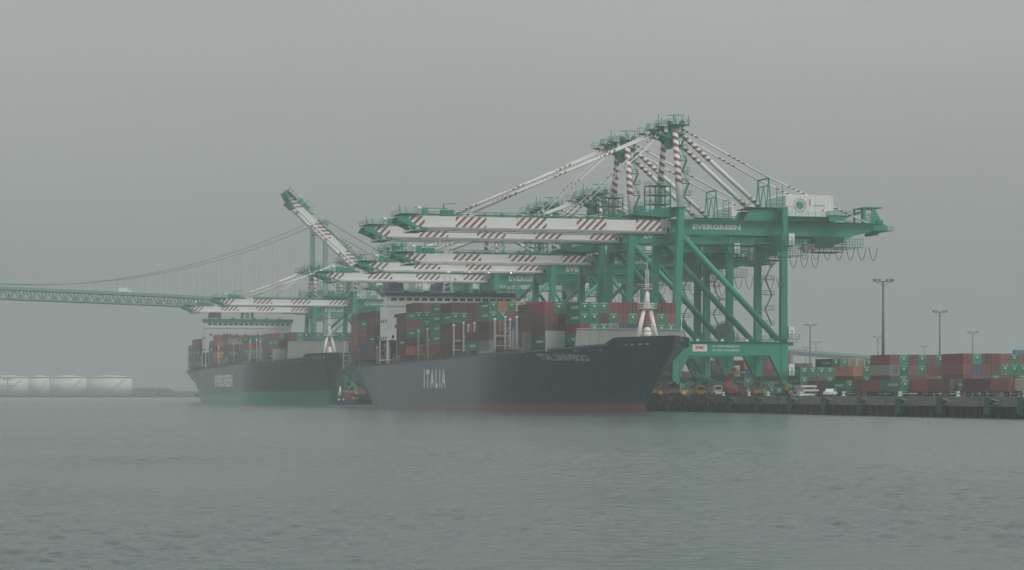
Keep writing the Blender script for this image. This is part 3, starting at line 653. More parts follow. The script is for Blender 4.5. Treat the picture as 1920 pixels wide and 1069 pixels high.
lowp = make_crane(False); lowp.location = (0, cu(cx['C']), DK); tag(lowp, 'lower green crane standing directly behind the two tall cranes, third in the row', 'crane', CR_G)
for k, lab in (('D', 'fourth green crane in the row, with lit lamps under its level boom'), ('E', 'fifth green crane in the row, its boom passing just over the dark blue wheelhouse roof'),
               ('G', 'hazy green crane whose level boom starts beside the nearer ship deckhouse, seventh in the row'), ('H', 'farthest green crane in the row, its boom just over the green wheelhouse roof')):
    o = copy_tree(lowp); o.location = (0, cu(cx[k]), DK); tag(o, lab, 'crane', CR_G)
    if k == 'D':
        a = MB()
        for q in (32.2, 25.4, 19.2, 12): a = MB(); a.ball((-q, -5.4, 38.55), .16); a.build('lit_lamp', LAMP, o)
rp_ = make_crane(False, R(43)); rp_.location = (0, cu(cx['F']), DK); tag(rp_, 'green crane with its striped boom raised high into the sky', 'crane', CR_G)

# ------------------------------------------------------------------ containers
CC = dict(green=(.012, .26, .125), darkgreen=(.015, .12, .075), red=(.30, .055, .045), darkred=(.15, .042, .038), brown=(.19, .075, .055), orange=(.64, .14, .07),
          blue=(.03, .10, .24), cream=(.62, .58, .42), grey=(.36, .38, .38), brightred=(.42, .04, .05), lightgreen=(.03, .36, .2))
CN = dict(green='green', darkgreen='dark green', red='red', darkred='dark red', brown='brown', orange='orange', blue='blue', cream='cream', grey='grey', brightred='bright red', lightgreen='light green')
CMESH = {}
def cont_mb(col, L=12.19, H=2.59, lod=0):
    a = MB(); Wd = 2.44; x = Wd / 2; y = L / 2
    lite = lod
    if lite: a.box((-x, -y, 0), (x, y, H))
    else:
        a.box((-x + .06, -y + .08, .12), (x - .06, y - .06, H - .07))
        for sx_ in (-1, 1):                       # frame
            a.box((sx_ * x - (.1 if sx_ > 0 else 0), -y, 0), (sx_ * x + (.1 if sx_ < 0 else 0), y, .16)); a.box((sx_ * x - (.1 if sx_ > 0 else 0), -y, H - .1), (sx_ * x + (.1 if sx_ < 0 else 0), y, H))
            for sy_ in (-1, 1): a.cbox((sx_ * (x - .08), sy_ * (y - .08), H / 2), (.165, .165, H - .004))
        for sy_ in (-1, 1): a.box((-x + .165, sy_ * y - (.12 if sy_ > 0 else 0), .002), (x - .165, sy_ * y + (.12 if sy_ < 0 else 0), .18)); a.box((-x + .165, sy_ * y - (.12 if sy_ > 0 else 0), H - .14), (x - .165, sy_ * y + (.12 if sy_ < 0 else 0), H - .002))
        n = int(L / .3)
        for sx_ in (-1, 1):                       # corrugations
            for i in range(n):
                y0 = -y + .18 + i * (L - .36) / n; w = (L - .36) / n * .5
                a.box((sx_ * x - (.06 if sx_ > 0 else -.02), y0, .17), (sx_ * x + (.06 if sx_ < 0 else -.02), y0 + w, H - .11))
        a.box((-.03, -y + .03, .18), (.03, -y + .078, H - .14), 1)
        for bx in (-.85, -.4, .4, .85): a.box((bx - .035, -y + .0, .18), (bx + .035, -y + .075, H - .14), 0 if col in ('green', 'lightgreen', 'darkgreen') else 2)
        for bz in (.6, 1.25): a.box((-x + .18, -y + .035, bz), (x - .18, -y + .077, bz + .05), 1)
    f = -y - .012
    if col in ('green', 'lightgreen', 'darkgreen'):
        n = len(a.v); k = 10; a.v += [(.02 + .28 * math.cos(2 * math.pi * i / k), f, H * .62 + .28 * math.sin(2 * math.pi * i / k)) for i in range(k)]; a.face([n + i for i in range(k)], 2)
        n = len(a.v); a.v += [(.02 + .12 * math.cos(2 * math.pi * i / k), f - .01, H * .62 + .12 * math.sin(2 * math.pi * i / k)) for i in range(k)]; a.face([n + i for i in range(k)], 0)
        if not lod:
            text_on(a, 'EVERGREEN', lambda s, t: (-.8 + 1.6 * s, f, H - .45 + .2 * t), 2)
        text_on(a, 'EVERGREEN', lambda s, t: (-x - .012, 1.2 - 6.0 * s if L > 7 else 2.4 - 4.8 * s, H * .42 + .62 * t), 2)
    elif col in ('brown', 'darkred', 'red') and not lod:
        a.box((-.9, f, H - .42), (-.35, f + .01, H - .26), 2)
    elif col in ('orange', 'blue') and not lod:
        text_on(a, 'CAI' if col == 'orange' else 'GESEACO', lambda s, t: (-x - .012, 1.5 - 4 * s, H * .5 + .5 * t), 2)
    elif col in ('cream', 'grey') and not lod:
        for i in range(4): a.box((-.9 + i * .5, -y - .008, .2), (-.84 + i * .5, -y, H - .2), 1)
        for i in range(4): a.box((-x + .2, -y - .008, .4 + i * .5), (x - .2, -y - .004, .46 + i * .5), 1)
    return a
def cmat(col):
    return [paint('container ' + col, CC[col], .55, .35, (.10, .05, .035), .35, rnd=.3), paint('container trim', (.03, .03, .03), .7, .1), CREAM if col in ('green', 'lightgreen', 'darkgreen') else paint('dull steel', (.22, .2, .19), .6, .1)]
NC = [0]
REST = {}
def container(col, x, y, z, label, group, L=12.19, H=2.59, stuff=False, yaw=0):
    if stuff or NC[0] >= 298:
        a = REST.setdefault(col, MB()); a.add(cont_mb(col, L, H, 1), Matrix.Translation((x, y, z))); return
    k = (col, L, H)
    if k not in CMESH: CMESH[k] = cont_mb(col, L, H).mesh('shipping_container', cmat(col))
    o = bpy.data.objects.new('shipping_container', CMESH[k]); COL.objects.link(o); o.location = (x, y, z); o.rotation_euler = (0, 0, yaw)
    tag(o, label, 'container', group); NC[0] += 1; return o
ORD = ['first', 'second', 'third', 'fourth', 'fifth', 'sixth', 'seventh', 'eighth', 'ninth', 'tenth', 'eleventh', 'twelfth', 'thirteenth', 'fourteenth']
TIER = ['bottom', 'second', 'third', 'fourth', 'fifth', 'sixth', 'seventh']
MIX = ['darkred'] * 4 + ['red'] * 3 + ['brown'] * 4 + ['green'] * 5 + ['blue', 'darkgreen', 'grey', 'orange', 'brightred']
MIXS = ['darkred'] * 5 + ['red'] * 3 + ['brown'] * 5 + ['green'] * 4 + ['darkgreen'] * 2 + ['blue']
LET = dict(G='green', R='red', D='darkred', B='blue', O='orange', C='cream', Y='grey', N='brown', K='darkgreen', X='brightred', L='lightgreen', _=None)
LET['_'] = None
def stack(v0, u0, ncol, tiers, zb, block, group, rows=None, H=2.62, L=12.19, pitch=2.5, vis=None, mix=MIX, base=0):
    """v0 = left edge of the block, u0 = its near face; rows = strings from the top tier down."""
    for j in range(tiers):
        for i in range(ncol):
            col = random.choice(mix)
            r = tiers - 1 - j
            if rows and r < len(rows) and i < len(rows[r]): col = LET[rows[r][i]]
            if col is None: continue
            st = bool(vis) and not vis(i, j)
            tn = 'top' if j == tiers - 1 else TIER[j + base]
            container(col, v0 + pitch * (i + .5), u0 + L / 2, zb + j * H, f'{CN[col]} container, {ORD[min(i, 13)]} from left, {tn} tier of {block}', group, H=2.59 if H < 2.7 else 2.82, L=L, stuff=st)

SC1 = -27.0
def ship_stacks(tip, zb, name, group, t):
    """bays of containers in ship coordinates relative to the stem tip."""
    U = lambda u: tip + 77 + u
    near = name.startswith('nearer')
    r1 = ['GGGRRDRGDR', 'GGDGRGRXGR', 'RGGYBBRGGG', 'GRDRGDRGRD'] if near else ['DGKBGGGKGB', 'DGBRKGRGKR', 'RGDRGRDRGD', 'GRDRGDRGRD']
    stack(SC1 - 12.5, U(-43), 10, 4, zb + .5, f"the {name} bow stack", group, r1, vis=lambda i, j: j > 0 or i == 0)
    r2 = ['XGNN', 'DDNN', 'DDNN', 'KDDD'] if near else ['RGNN', 'GDDD', 'RRNN', 'KDDD']
    stack(SC1 - 17.5, U(-29), 14, 4, zb, f"the {name} second stack", group, r2, H=2.86 if near else 2.7, vis=lambda i, j: i < 2 and True)
    stack(SC1 - 17.5, U(-16.4), 6, 4, zb, f"the {name} third stack", group, H=2.86 if near else 2.7, vis=lambda i, j: i == 0, mix=['darkred', 'brown', 'darkred'])
    n3 = t[0]
    r3 = ['GOGCNN', 'GGRRBN', 'DRBRODD', 'DDROGDD', 'DDDDDD'] if near else ['KBGDGR', 'RDNNGB', 'GRNDRR', 'DDDDDD', 'DGDDDD']
    stack(SC1 - 21.25, U(11), 17, n3, zb, f"the {name} midship stack", group, r3, vis=lambda i, j: i < 4)
    stack(SC1 - 21.25, U(24), 5, 2, zb, f"the {name} low stack amidships", group, H=2.62, vis=lambda i, j: i == 0, mix=MIXS)
    n4 = t[1]
    r4 = ['DDDNNN', 'GGDRNN', 'DDRBDD', 'NDDBDD', 'DDDDDD'] if near else ['YGXRDD', 'RDNRDD', 'GDRNDD', 'DDDDDD', 'DDDDDD']
    stack(SC1 - 21.25, U(52.5), 17, n4, zb, f"the {name} fourth stack", group, r4, H=2.84 if near else 2.62, vis=lambda i, j: i < 3)
    stack(SC1 - 21.25, U(65.5), 17, n4, zb, f"the {name} fifth stack", group, (['GDDD', 'GDDD', 'GDDD', 'GDDD', 'XDDD'] if near else None), H=2.84 if near else 2.62, vis=lambda i, j: i == 0)
    n5 = t[2]
    stack(SC1 - 21.25, U(97.5), 17, n5, zb, f"the {name} stack nearest its deckhouse", group, (['DRNN', 'GGNN', 'RGNN', 'GRNN', 'DDNN'] if near else ['RDNN', 'XGNN']), vis=lambda i, j: i < 3)
    stack(SC1 - 21.25, U(110.5), 8, n5 - 1, zb, f"the {name} stack before its deckhouse", group, (['D', 'N', 'D', 'K', 'D'] if near else None), vis=lambda i, j: i == 0, mix=MIXS)
    n6 = t[3]
    for k, (u, lab) in enumerate(((154, 'stack behind its deckhouse'), (167, 'second row aft'), (180, 'third row aft'))):
        nn = n6 - (1 if (k == 2 and not near) else 0)
        stack(SC1 - 21.25, U(u), 17, nn, zb - .6, f"the {name} {lab}", group, vis=lambda i, j: i == 0 or (j == nn - 1 and i < 2 and not near), mix=MIXS)
    stack(SC1 - 19.5, U(193), 8, 3 if near else n6 - 1, zb - 1, f"the {name} sternmost stack", group, vis=lambda i, j: i < (2 if near else 1), mix=MIXS)

# ------------------------------------------------------------------ container ships
def make_ship(tip, dz, hullm, bandm, labels):
    LG = 303.0
    s_ = np.arange(0, LG + 1, 1.0)
    def sm(xs, ys, k=7):
        v = np.interp(s_, xs, ys); p = np.pad(v, k, mode='edge'); 
        o = np.convolve(p, np.ones(2 * k + 1) / (2 * k + 1), 'same')[k:-k]; o[:5] = v[:5] * .6 + o[:5] * .4; return o
    DB = sm([0, 5, 10, 16, 24, 34, 48, 62, 74, 80, 255, 303], [1.2, 4.6, 7.2, 9.8, 12.3, 14.6, 17.4, 19.9, 21.2, 21.4, 21.4, 17.5], 3)
    WB = sm([0, 19, 28, 40, 55, 70, 84, 94, 104, 222, 248, 268, 285, 303], [0, 0, 1.8, 4.8, 9.2, 14.2, 18.6, 20.8, 21.4, 21.4, 18, 11.5, 5, 2], 5)
    ZT = np.interp(s_, [0, 16, 17.5, 33, 60, 110, 177, 290, 303], [18.3, 18.1, 16.6, 16.2, 15.5, 15.2, 14.4, 13.2, 13.2]) + dz
    def s0(z): return 20 * (1 - min(1, max(0, (z - 3 - dz * .5) / (15.2 + dz * .5))) ** .85)
    def s1(z): return LG - (36 * (1 - z / 8.5) ** 1.2 if z < 8.5 else 0)
    def hb(s, z):
        s = min(max(s, 0), LG); d = float(np.interp(s, s_, DB)); w = float(np.interp(s, s_, WB)); zt = float(np.interp(s, s_, ZT))
        f = min(1, max(0, z) / zt) ** (1.7 if s < 140 else .75)
        return (w + (d - w) * f) * (math.sqrt(1 - math.exp(-(s - s0(z)) / 5.0)) if s > s0(z) else 0)
    r = empty('container_ship', (SC1, tip, 0)); tag(r, labels[0], 'container ship')
    ts = list(np.linspace(0, 1, 30) ** 2.2 * .12) + list(np.linspace(.12, .5, 30))[1:] + list(np.linspace(.5, 1, 34))[1:]
    ws = [0, .09, .16, .22, .28, .34, .42, .5, .58, .66, .74, .82, .9, .96, 1]
    a = MB(); nw = len(ws)
    for side in (-1, 1):
        b = len(a.v)
        for t in ts:
            for w in ws:
                st = t * LG; zt = float(np.interp(st, s_, ZT)); z = -2 + w * (zt + 2)
                s = s0(z) + t * (s1(z) - s0(z)); a.v.append((side * hb(s, z), s, z))
        for i in range(len(ts) - 1):
            for j in range(nw - 1):
                q = [b + i * nw + j, b + (i + 1) * nw + j, b + (i + 1) * nw + j + 1, b + i * nw + j + 1]
                a.face(q if side > 0 else q[::-1], 0, sm=True)
    n1 = len(ts) * nw; e = (len(ts) - 1) * nw
    for j in range(nw - 1): a.face([e + j, n1 + e + j, n1 + e + j + 1, e + j + 1], 0)
    hull = a.build('hull', hullm, r)
    a = MB()
    for st in range(0, 303, 6):
        s2 = min(st + 6, 303); z0 = float(np.interp(st, s_, ZT)) - 1.3; z1 = float(np.interp(s2, s_, ZT)) - 1.3; h0, h1 = hb(st + .3, z0) * .985, hb(s2, z1) * .985; n = len(a.v)
        a.v += [(-h0, st, z0), (h0, st, z0), (h1, s2, z1), (-h1, s2, z1)]; a.face([n, n + 1, n + 2, n + 3])
    a.build('deck', paint('deck paint', (.13, .06, .045), .8, .3), hull)
    for sd in (-1, 1):                               # gunwale bar
      a = MB()
      for st in range(18, 300, 4):
        z0, z1 = [float(np.interp(q, s_, ZT)) for q in (st, st + 4)]
        a.beam((sd * (hb(st, z0) + .03), st, z0 - .15), (sd * (hb(st + 4, z1) + .03), st + 4, z1 - .15), .28, .5)
      a.build('gunwale', paint('gunwale grey', (.10, .12, .12), .6, .2), hull)
    def on_hull(s, z, off=.05): return (-(hb(s, z) + off), s, z)
    # bow openings, name, side lettering, draught marks, anchor
    for s in (7, 9, 11.5, 13.5, 15.5, 22.5, 25.5, 27.5, 44, 49, 54, 60):
        z = float(np.interp(s, s_, ZT)) - (1.8 if s < 18 else 1.15)
        a = MB()
        for q in np.arange(0, .9, .3): a.beam(on_hull(s + q, z, .06), on_hull(s + q + .3, z, .06), .06, .35)
        a.build('fairlead', GREY, hull)
    a = MB(); 
    for s, z in ((9, 12.5), ): a.beam(on_hull(s, z + dz, .5), on_hull(s, z - 2.4 + dz, .5), .5, .4); a.beam(on_hull(s - 1.1, z - 2.2 + dz, .5), on_hull(s + 1.1, z - 2.2 + dz, .5), .4, .5)
    a.build('anchor', DARK, hull)
    a = MB(); nm = labels[1]; s_a, s_b = labels[2]
    text_on(a, nm, lambda p, q: on_hull(s_a + (s_b - s_a) * p, float(np.interp(s_a, s_, ZT)) - 2.9 + (.35 * (1 - p)) - .15 * p + 1.65 * q, .06), bold=.015); a.build('ship_name', paint('hull lettering', (.95, .95, .92), .8, .05, amt=.05) if dz < 1 else MGREY, hull)
    a = MB(); (x0, x1), (z0, z1) = labels[4]
    text_on(a, labels[3], lambda p, q: on_hull(x0 + (x1 - x0) * p, z0 + (z1 - z0) * q, .05), bold=.045); a.build('side_lettering', paint('hull lettering', (.95, .95, .92), .8, .05, amt=.05), hull)
    a = MB()
    for k in range(9):
        z = 1 + dz + k * 1.0; s = s0(z) + 1.5
        for q in (0,): a.beam(on_hull(s, z, .04), on_hull(s + .25, z, .04), .04, .16)
        a.beam(on_hull(46, z, .04), on_hull(46.25, z, .04), .04, .16)
    a.build('draught_marks', MGREY, hull)
    # breakwater
    a = MB(); zb = 16.2 + dz - 1.2; bt = 20.6 + dz * 2.1
    a.v += [(-14.2, 33, zb), (13.6, 33, zb), (13.2, 32, bt), (-13.8, 32, bt), (-14.2, 33.5, zb), (13.6, 33.5, zb), (13.2, 32.5, bt), (-13.8, 32.5, bt)]
    for q in ((0, 1, 2, 3), (7, 6, 5, 4), (3, 2, 6, 7), (0, 3, 7, 4), (1, 5, 6, 2)): a.face(list(q))
    for x in np.arange(-13, 13, 2.6): a.beam((x, 32.9, zb), (x, 32.0, bt), .1, .12)
    a.beam((-13.9, 31.95, bt), (13.3, 31.95, bt), .25, .2)
    a.build('breakwater', GREY if not dz else paint('sea grey', (.34, .38, .36), .6, .2), r)
    # foremast
    zf = 17 + dz; ys = 22.3
    fm = empty('foremast', (1.0, ys, 0)); fm.parent = r
    a = MB(); a.tube((-2.9, 0, zf - 1), (-.75, 0, zf + 8.3), .55, .5, n=12); a.tube((2.9, 0, zf - 1), (.75, 0, zf + 8.3), .55, .5, n=12); a.beam((-2.2, 0, zf + 2.3), (2.2, 0, zf + 2.3), .25, .25)
    a.tube((0, 0, zf + 8), (0, 0, zf + 13.2), .95, .3, n=10); a.build('frame', WHITE, fm)
    a = MB(); a.deck(-2.2, -1, 2.2, 1, zf + 8.5, h=1.1); a.deck(-1.2, -.8, 1.2, .8, zf + 13.2, h=1); a.build('platform', WHITE, fm)
    a = MB(); a.ball((0, -.3, zf + 2.9), .95, n=12, k=7); a.tube((0, -.3, zf + 1.2), (0, -.3, zf + 2.6), .9, n=12); a.build('bell_housing', WHITE, fm)
    a = MB(); a.beam((-.35, 0, zf + 13.2), (-.35, 0, zf + 17.8), .1, .1); a.beam((.35, 0, zf + 13.2), (.35, 0, zf + 17.8), .1, .1)
    for k in range(9): a.beam((-.35, 0, zf + 13.6 + k * .5), (.35, 0, zf + 13.6 + k * .5), .08, .08)
    a.tube((0, 0, zf + 13), (0, 0, zf + 20), .06, n=5); a.build('aerial', WHITE, fm)
    for x in (-1.9, 1.9): a = MB(); a.cbox((x, -1, zf + 7.9), (.4, .4, .5)); a.build('navigation_light', DARK, fm)
    a = MB(); a.tube((3.4, 4, zf), (3.4, 4, zf + 6), .08, n=5); a.build('flagstaff', WHITE, r)
    # deck windlasses
    for x in (-3, 4): a = MB(); a.tube((x - 1, 14, zf - .2), (x + 1, 14, zf - .2), .8, n=12); a.box((x - 1.5, 13.3, zf - 1.4), (x + 1.5, 14.7, zf - .6)); a.build('windlass', MGREY, r)
    # deckhouse
    H = 215.0; zd = 14.2 + dz; zr = 36.8 + dz * 1.35; hw = 20.9
    dh = empty('deckhouse', (0, H, 0)); dh.parent = r
    a = MB(); z1 = zr - (1.15 if dz < 1 else 1.5)
    a.box((-hw, 0, zr - 4.3), (hw, 4.6, z1)); a.box((-hw + .5, .3, zd + 7.5), (hw - .5, 12, zr - 4.302)); a.box((-hw + 6, .6, zd - 1), (hw - 6, 12.4, zd + 7.498))
    for k in range(6): z = zd + 8.5 + k * 2.75; a.box((-hw + .42, .2, z), (hw - .42, 12.1, z + .1)) if z < zr - 5 else None
    a.build('wall', paint('deckhouse white', (.92, .92, .89), .5, .08, (.5, .42, .33), .25), dh)
    a = MB()
    for x in (-hw + .3, -hw + 3.4, hw - .3, hw - 3.4): a.beam((x, .4, zd - .5), (x, .4, zd + 7.5), .45, .45); a.beam((x, 11.6, zd - .5), (x, 11.6, zd + 7.5), .45, .45)
    a.box((-hw + .1, .2, zd + .9), (-hw + 4, .6, zd + 1.3)); a.box((-hw + .1, .2, zd + .9), (-hw + .5, 12, zd + 1.3)); a.build('support_post', WHITE, dh)
    a = MB(); a.box((-hw - .4, -.5, z1 + .002), (hw + .4, 6.4, zr)); 
    for x in (-14, -7.5, 3, 9, 15): a.cbox((x, 2, zr + .35), (1.2, 1.2, .7))
    a.build('wheelhouse_roof', bandm, dh)
    a = MB(); a.rail((-hw, -.4, zr), (hw, -.4, zr), 1.0, 2); a.build('roof_rail', bandm, dh)
    for i in range(16):
        x = -hw + 1.4 + i * 2.5; a = MB(); a.box((x, -.07, z1 - 1.45), (x + 1.85, .05, z1 - .6)); a.build('window', GLASS, dh)
    for x, z in ((-18.4, 7.0), (-18.2, 10.3), (-19.2, 13.6), (-17.6, 13.6), (-12, 7.0), (-10.6, 7.0), (-9.2, 7.0), (-16, 10.3), (-14, 13.6), (-6, 7), (-2, 7), (4, 7)):
        a = MB(); a.box((x, .12, zr - z - 1), (x + .75, .3, zr - z)); a.build('window', GLASS, dh)
    for y in (2.5, 6, 9.5):
        for z in (8.5, 14): a = MB(); a.box((-hw + .3, y, zr - z - 1), (-hw + .49, y + .8, zr - z)); a.build('window', GLASS, dh)
    for x in (-11.2, 4.8):
        a = MB(); a.prism([(x - 2.4, zd), (x + 2.4, zd), (x + 2.4, zr + 1.6), (x - 2.4, zr + 1.6)], 30, 38); a.build('funnel_casing', WHITE, dh)
        a = MB(); a.prism([(x - 2.7, zr + 1.6), (x + 2.7, zr + 1.6), (x + 2.4, zr + 4.4), (x - 2.1, zr + 4.4)], 29.5, 38.5); 
        for k in (-1, 0, 1): a.tube((x + k * 1.1, 34, zr + 4.4), (x + k * 1.1, 34, zr + 5.0), .4, n=8)
        a.build('funnel', bandm if not dz else DGREEN, dh)
    a = MB(); zz = zr
    for x in (-1.5, 1.5):
        for y in (3, 5.5): a.beam((x, y, zz), (x * .5, 4.2 + (y - 4.2) * .4, zz + 6.5), .2, .2)
    for k in range(4): a.beam((-1.3 + k * .2, 3.2, zz + 1.5 * k + .6), (1.3 - k * .2, 3.2, zz + 1.5 * k + .6), .14, .14); a.beam((-1.4 + k * .2, 3.2, zz + 1.5 * k), (1.3 - k * .2, 3.2, zz + 1.5 * k + 1.6), .1, .1)
    a.beam((-4, 4.2, zz + 4), (4, 4.2, zz + 4), .2, .2); a.beam((-2.6, 4, zz + 5.3), (2.6, 4, zz + 5.3), .35, .3); a.tube((0, 4.2, zz + 6), (0, 4.2, zz + 9), .1, n=6); a.ball((2.6, 4.2, zz + 4.8), .6)
    a.build('radar_mast', WHITE, dh)
    # lashing bridges: posts at the side, cross braces
    for y0, n in ((83, 5), (127.5, 5), (171, 5), (158, 2), (229, 3), (256, 3)):
        hp = 9.2; z0 = float(np.interp(y0, s_, ZT)) - .6
        if n < 5: hp = 6
        a = MB(); xs = [-21.0, -18.4, -16.8, -15.2, -13.6][:n]
        for i, x in enumerate(xs): a.beam((x, y0 - (i % 2) * .8, z0), (x, y0 - (i % 2) * .8, z0 + hp + (i % 2) * .6), .42, .42)
        for z in (2.6, 5.2): a.beam((xs[0], y0, z0 + z), (xs[-1], y0, z0 + z), .3, .3)
        for i in range(1, n - 1): a.beam((xs[i], y0, z0 + 2.6), (xs[i + 1], y0, z0 + 5.2), .18, .18); a.beam((xs[i], y0, z0 + 5.2), (xs[i + 1], y0, z0 + 8), .18, .18)
        lb = a.build('lashing_bridge', GREY, r)
        a = MB()
        for i, x in enumerate(xs): a.ball((x, y0 - (i % 2) * .8, z0 + hp + (i % 2) * .6 + .3), .38)
        a.build('deck_light', CREAM, lb)
        a = MB(); a.box((xs[0] + .2, y0 - .1, z0 + 2.65), (xs[-1], y0 + 1.6, z0 + 2.75)); a.rail((xs[0], y0 + 1.6, z0 + 2.7), (xs[-1], y0 + 1.6, z0 + 2.7)); a.build('walkway', GREY, lb)
    a = MB()                                          # grey end shields beside bays
    SG = paint('sea grey 2', (.30, .34, .33), .6, .2)
    a.box((-19.8, 60.3, 15 + dz), (-14.8, 60.6, 20.3 + dz))
    for x in np.arange(-19.6, -14.8, .8): a.beam((x, 60.25, 15 + dz), (x, 60.25, 20.3 + dz), .08, .08)
    a.build('end_shield', SG, r)
    a = MB(); a.box((-21.2, 84, 15 + dz), (-21.0, 100, 19 + dz)); a.build('end_shield', SG, r)
    a = MB(); a.box((-16.4, 82.6, 15 + dz), (-12.6, 83, 21.5 + dz)); a.build('end_shield', SG, r)
    a = MB(); a.box((-17.7, 46.3, 15.2 + dz), (-12.6, 46.6, 20.4 + dz)); a.build('end_shield', paint('shield light', (.42, .46, .45), .6, .2), r)
    # hatch coamings
    a = MB()
    for st in range(34, 298, 14):
        w_ = min(19.5, hb(st, 15) - 2); z0 = float(np.interp(st, s_, ZT)) - 1.3
        if w_ > 4 and not (205 < st < 240): a = MB(); a.box((-w_, st, z0), (w_, st + 12.6, 16.28 + dz)); a.build('hatch_coaming', paint('coaming', (.16, .12, .10), .7, .3) if not dz else MGREY, r)
    a = MB()
    for st in range(62, 298, 2): z0, z1 = [float(np.interp(q, s_, ZT)) for q in (st, st + 2)]; w = hb(st, z0) - .25; w1 = hb(st + 2, z1) - .25; a.rail((-w, st, z0), (-w1, st + 2, z1), 1.1, 2, .07)
    a.rail((-17.4, 302.6, 13.2 + dz), (17.4, 302.6, 13.2 + dz), 1.1)
    for x in (-17.2, -12, 12, 17.2): a.beam((x, 302, 13 + dz), (x, 302, 20 + dz), .3, .3)
    for k in range(4): a.beam((-17.2, 302, 14.5 + dz + k * 1.7), (-12, 302, 14.5 + dz + k * 1.7), .2, .2)
    a.build('side_rail', GREY, r)
    return r, hb, on_hull
HN = hull_mat('navy hull', (.0015, .034, .076), (.25, .055, .048), 3.4)
HG = hull_mat('green hull', (.006, .050, .038), (.010, .36, .19), 6.9)
ITXT = (onv(795, -48.4) + 77, onv(836, -48.4) + 77)
EN = (onv(403, -48.4), onv(436, -48.4))
ship1, hb1, oh1 = make_ship(-77.0, 0.0, HN, NAVY, ('nearer container ship with navy hull and white deckhouse, ITALIA on its side', 'ITAL UNIVERSO', (54, 32), 'I T A L I A', (ITXT, (6.3, 11.7))))
tip2 = 320.0
ship2, hb2, oh2 = make_ship(tip2, 2.4, HG, paint('wheelhouse green', (.03, .19, .13), .6, .2), ('farther container ship with green hull and green wheelhouse roof, moored behind', 'EVER', (57, 50), 'EVERGREEN', ((EN[0] - tip2, EN[1] - tip2), (7.6, 13.2))))

# yard stacks first (they count as the largest), then ships
YG = 'containers stacked in the terminal yard'
def yard(x, u, n, tiers, block, rows=None, mix=MIX, L=12.19, H=2.62):
    stack(onu(x, u), u, n, tiers, DK + .02, block, YG, rows, vis=None, mix=mix, L=L, H=H)
yard(1806, -74, 7, 4, 'the nearest yard block', ['RLDRRGR', 'RBRDGGGG', 'NRBGRNG', 'DGRDGRD'], mix=MIX)
yard(1669, -52, 8, 4, 'the second yard block', ['RLNGNGG', 'YGRGRND', 'DGNNRGD', 'DGRDGRG'])
yard(1600, -30, 3, 3, 'the block behind the pickup', ['OGG', 'DGK', 'DNK'])
yard(1500, -4, 4, 3, 'the block behind the pale panels', ['GGGG', 'GDRG', 'KGDK'])
yard(1560, 20, 6, 4, 'the block with cream ends', ['KGCCGG', 'GGRDGR', 'NRDGRD', 'DGRDGR'])
for q_ in range(12):
    for w_ in range(2):
        stack(44 + w_ * 26, 130 + q_ * 60, 9 - w_ * 3, 3 + (q_ + w_) % 2, DK + .02, 'far blocks', YG, vis=lambda i, j: False, mix=MIXS + ['darkgreen'] * 3)
stack(onu(1470, 120), 120, 4, 4, DK + .02, 'the block beside the bridge ramp', YG, ['NDNR', 'NRDG'], vis=lambda i, j: j > 1, mix=MIXS)
stack(onu(1395, 55), 55, 4, 4, DK + .02, 'the block under the crane beam', YG, ['OONX', 'BDRN', 'GRNG', 'KNGK'])
stack(onu(1335, 70), 70, 3, 4, DK + .02, 'the block behind the cable reel', YG, ['RGN', 'NRD', 'GRN', 'KGD'])
stack(onu(1425, 85), 85, 4, 5, DK + .02, 'the tall block between crane legs', YG, ['BRNX', 'RNXR', 'GRDN', 'NGRD', 'GKGK'])
# grey machine-like blocks far behind
# trailers with containers, parked along the wharf
def mktrailer():
    t = empty('trailer', (0, 0, 0))
    a = MB(); 
    for x in (-.5, .5): a.box((x - .1, -6.1, .95), (x + .1, 6.1, 1.25))
    for y in (-6, -3, 0, 3, 6): a.box((-1.2, y - .1, 1.05), (1.2, y + .1, 1.28))
    a.build('chassis', MGREY, t)
    a = MB(); a.beam((-.6, 3.4, 0), (-.6, 3.4, 1), .14, .14); a.beam((.6, 3.4, 0), (.6, 3.4, 1), .14, .14); a.build('landing_leg', GREY, t)
    for y in (-4.9, -3.6):
        for x in (-1, 1): a = MB(); a.tube((x - .25, y, .5), (x + .25, y, .5), .5, n=14); w = a.build('wheel', DARK, t); a = MB(); a.tube((x - .27, y, .5), (x + .27, y, .5), .22, n=8); a.build('rim', GREY, w)
    a = MB(); a.box((-1.15, -6.2, .55), (1.15, -6.1, .75)); a.build('bumper', CREAM, t)
    return t
TRG = 'container trailers parked along the wharf'
tp = mktrailer(); first = True
TR = [(1594, -30, 30, 'green', 'beside the white pickup truck'), (1569, -21, 32, 'darkred', 'hidden behind the white pickup truck'), (1664, -53, 33, 'red', 'with a long red side'), (1697, -72, 29, 'green', 'between a long red and a grey one'),
      (1545, -12, 34, 'blue', 'farthest along the parked row'), (1520, -2, 36, 'darkgreen', 'behind the stacked pale panels'), (1713, -64, 33, 'darkgreen', 'in shade behind the green one'), (1757, -84, 31, 'brightred', 'midway along the parked row'),
      (1790, -95, 33, 'brown', 'just short of the bright green one'), (1830, -102, 30, 'lightgreen', 'holding the brightest green container'), (1858, -110, 33, 'darkred', 'just past the bright green one'), (1902, -120, 30, 'red', 'second from the picture edge'),
      (1935, -126, 32, 'cream', 'cut by the picture edge'), (1642, -44, 36, 'brown', 'behind the long red one'), (1738, -76, 36, 'darkred', 'behind the bright red one')]
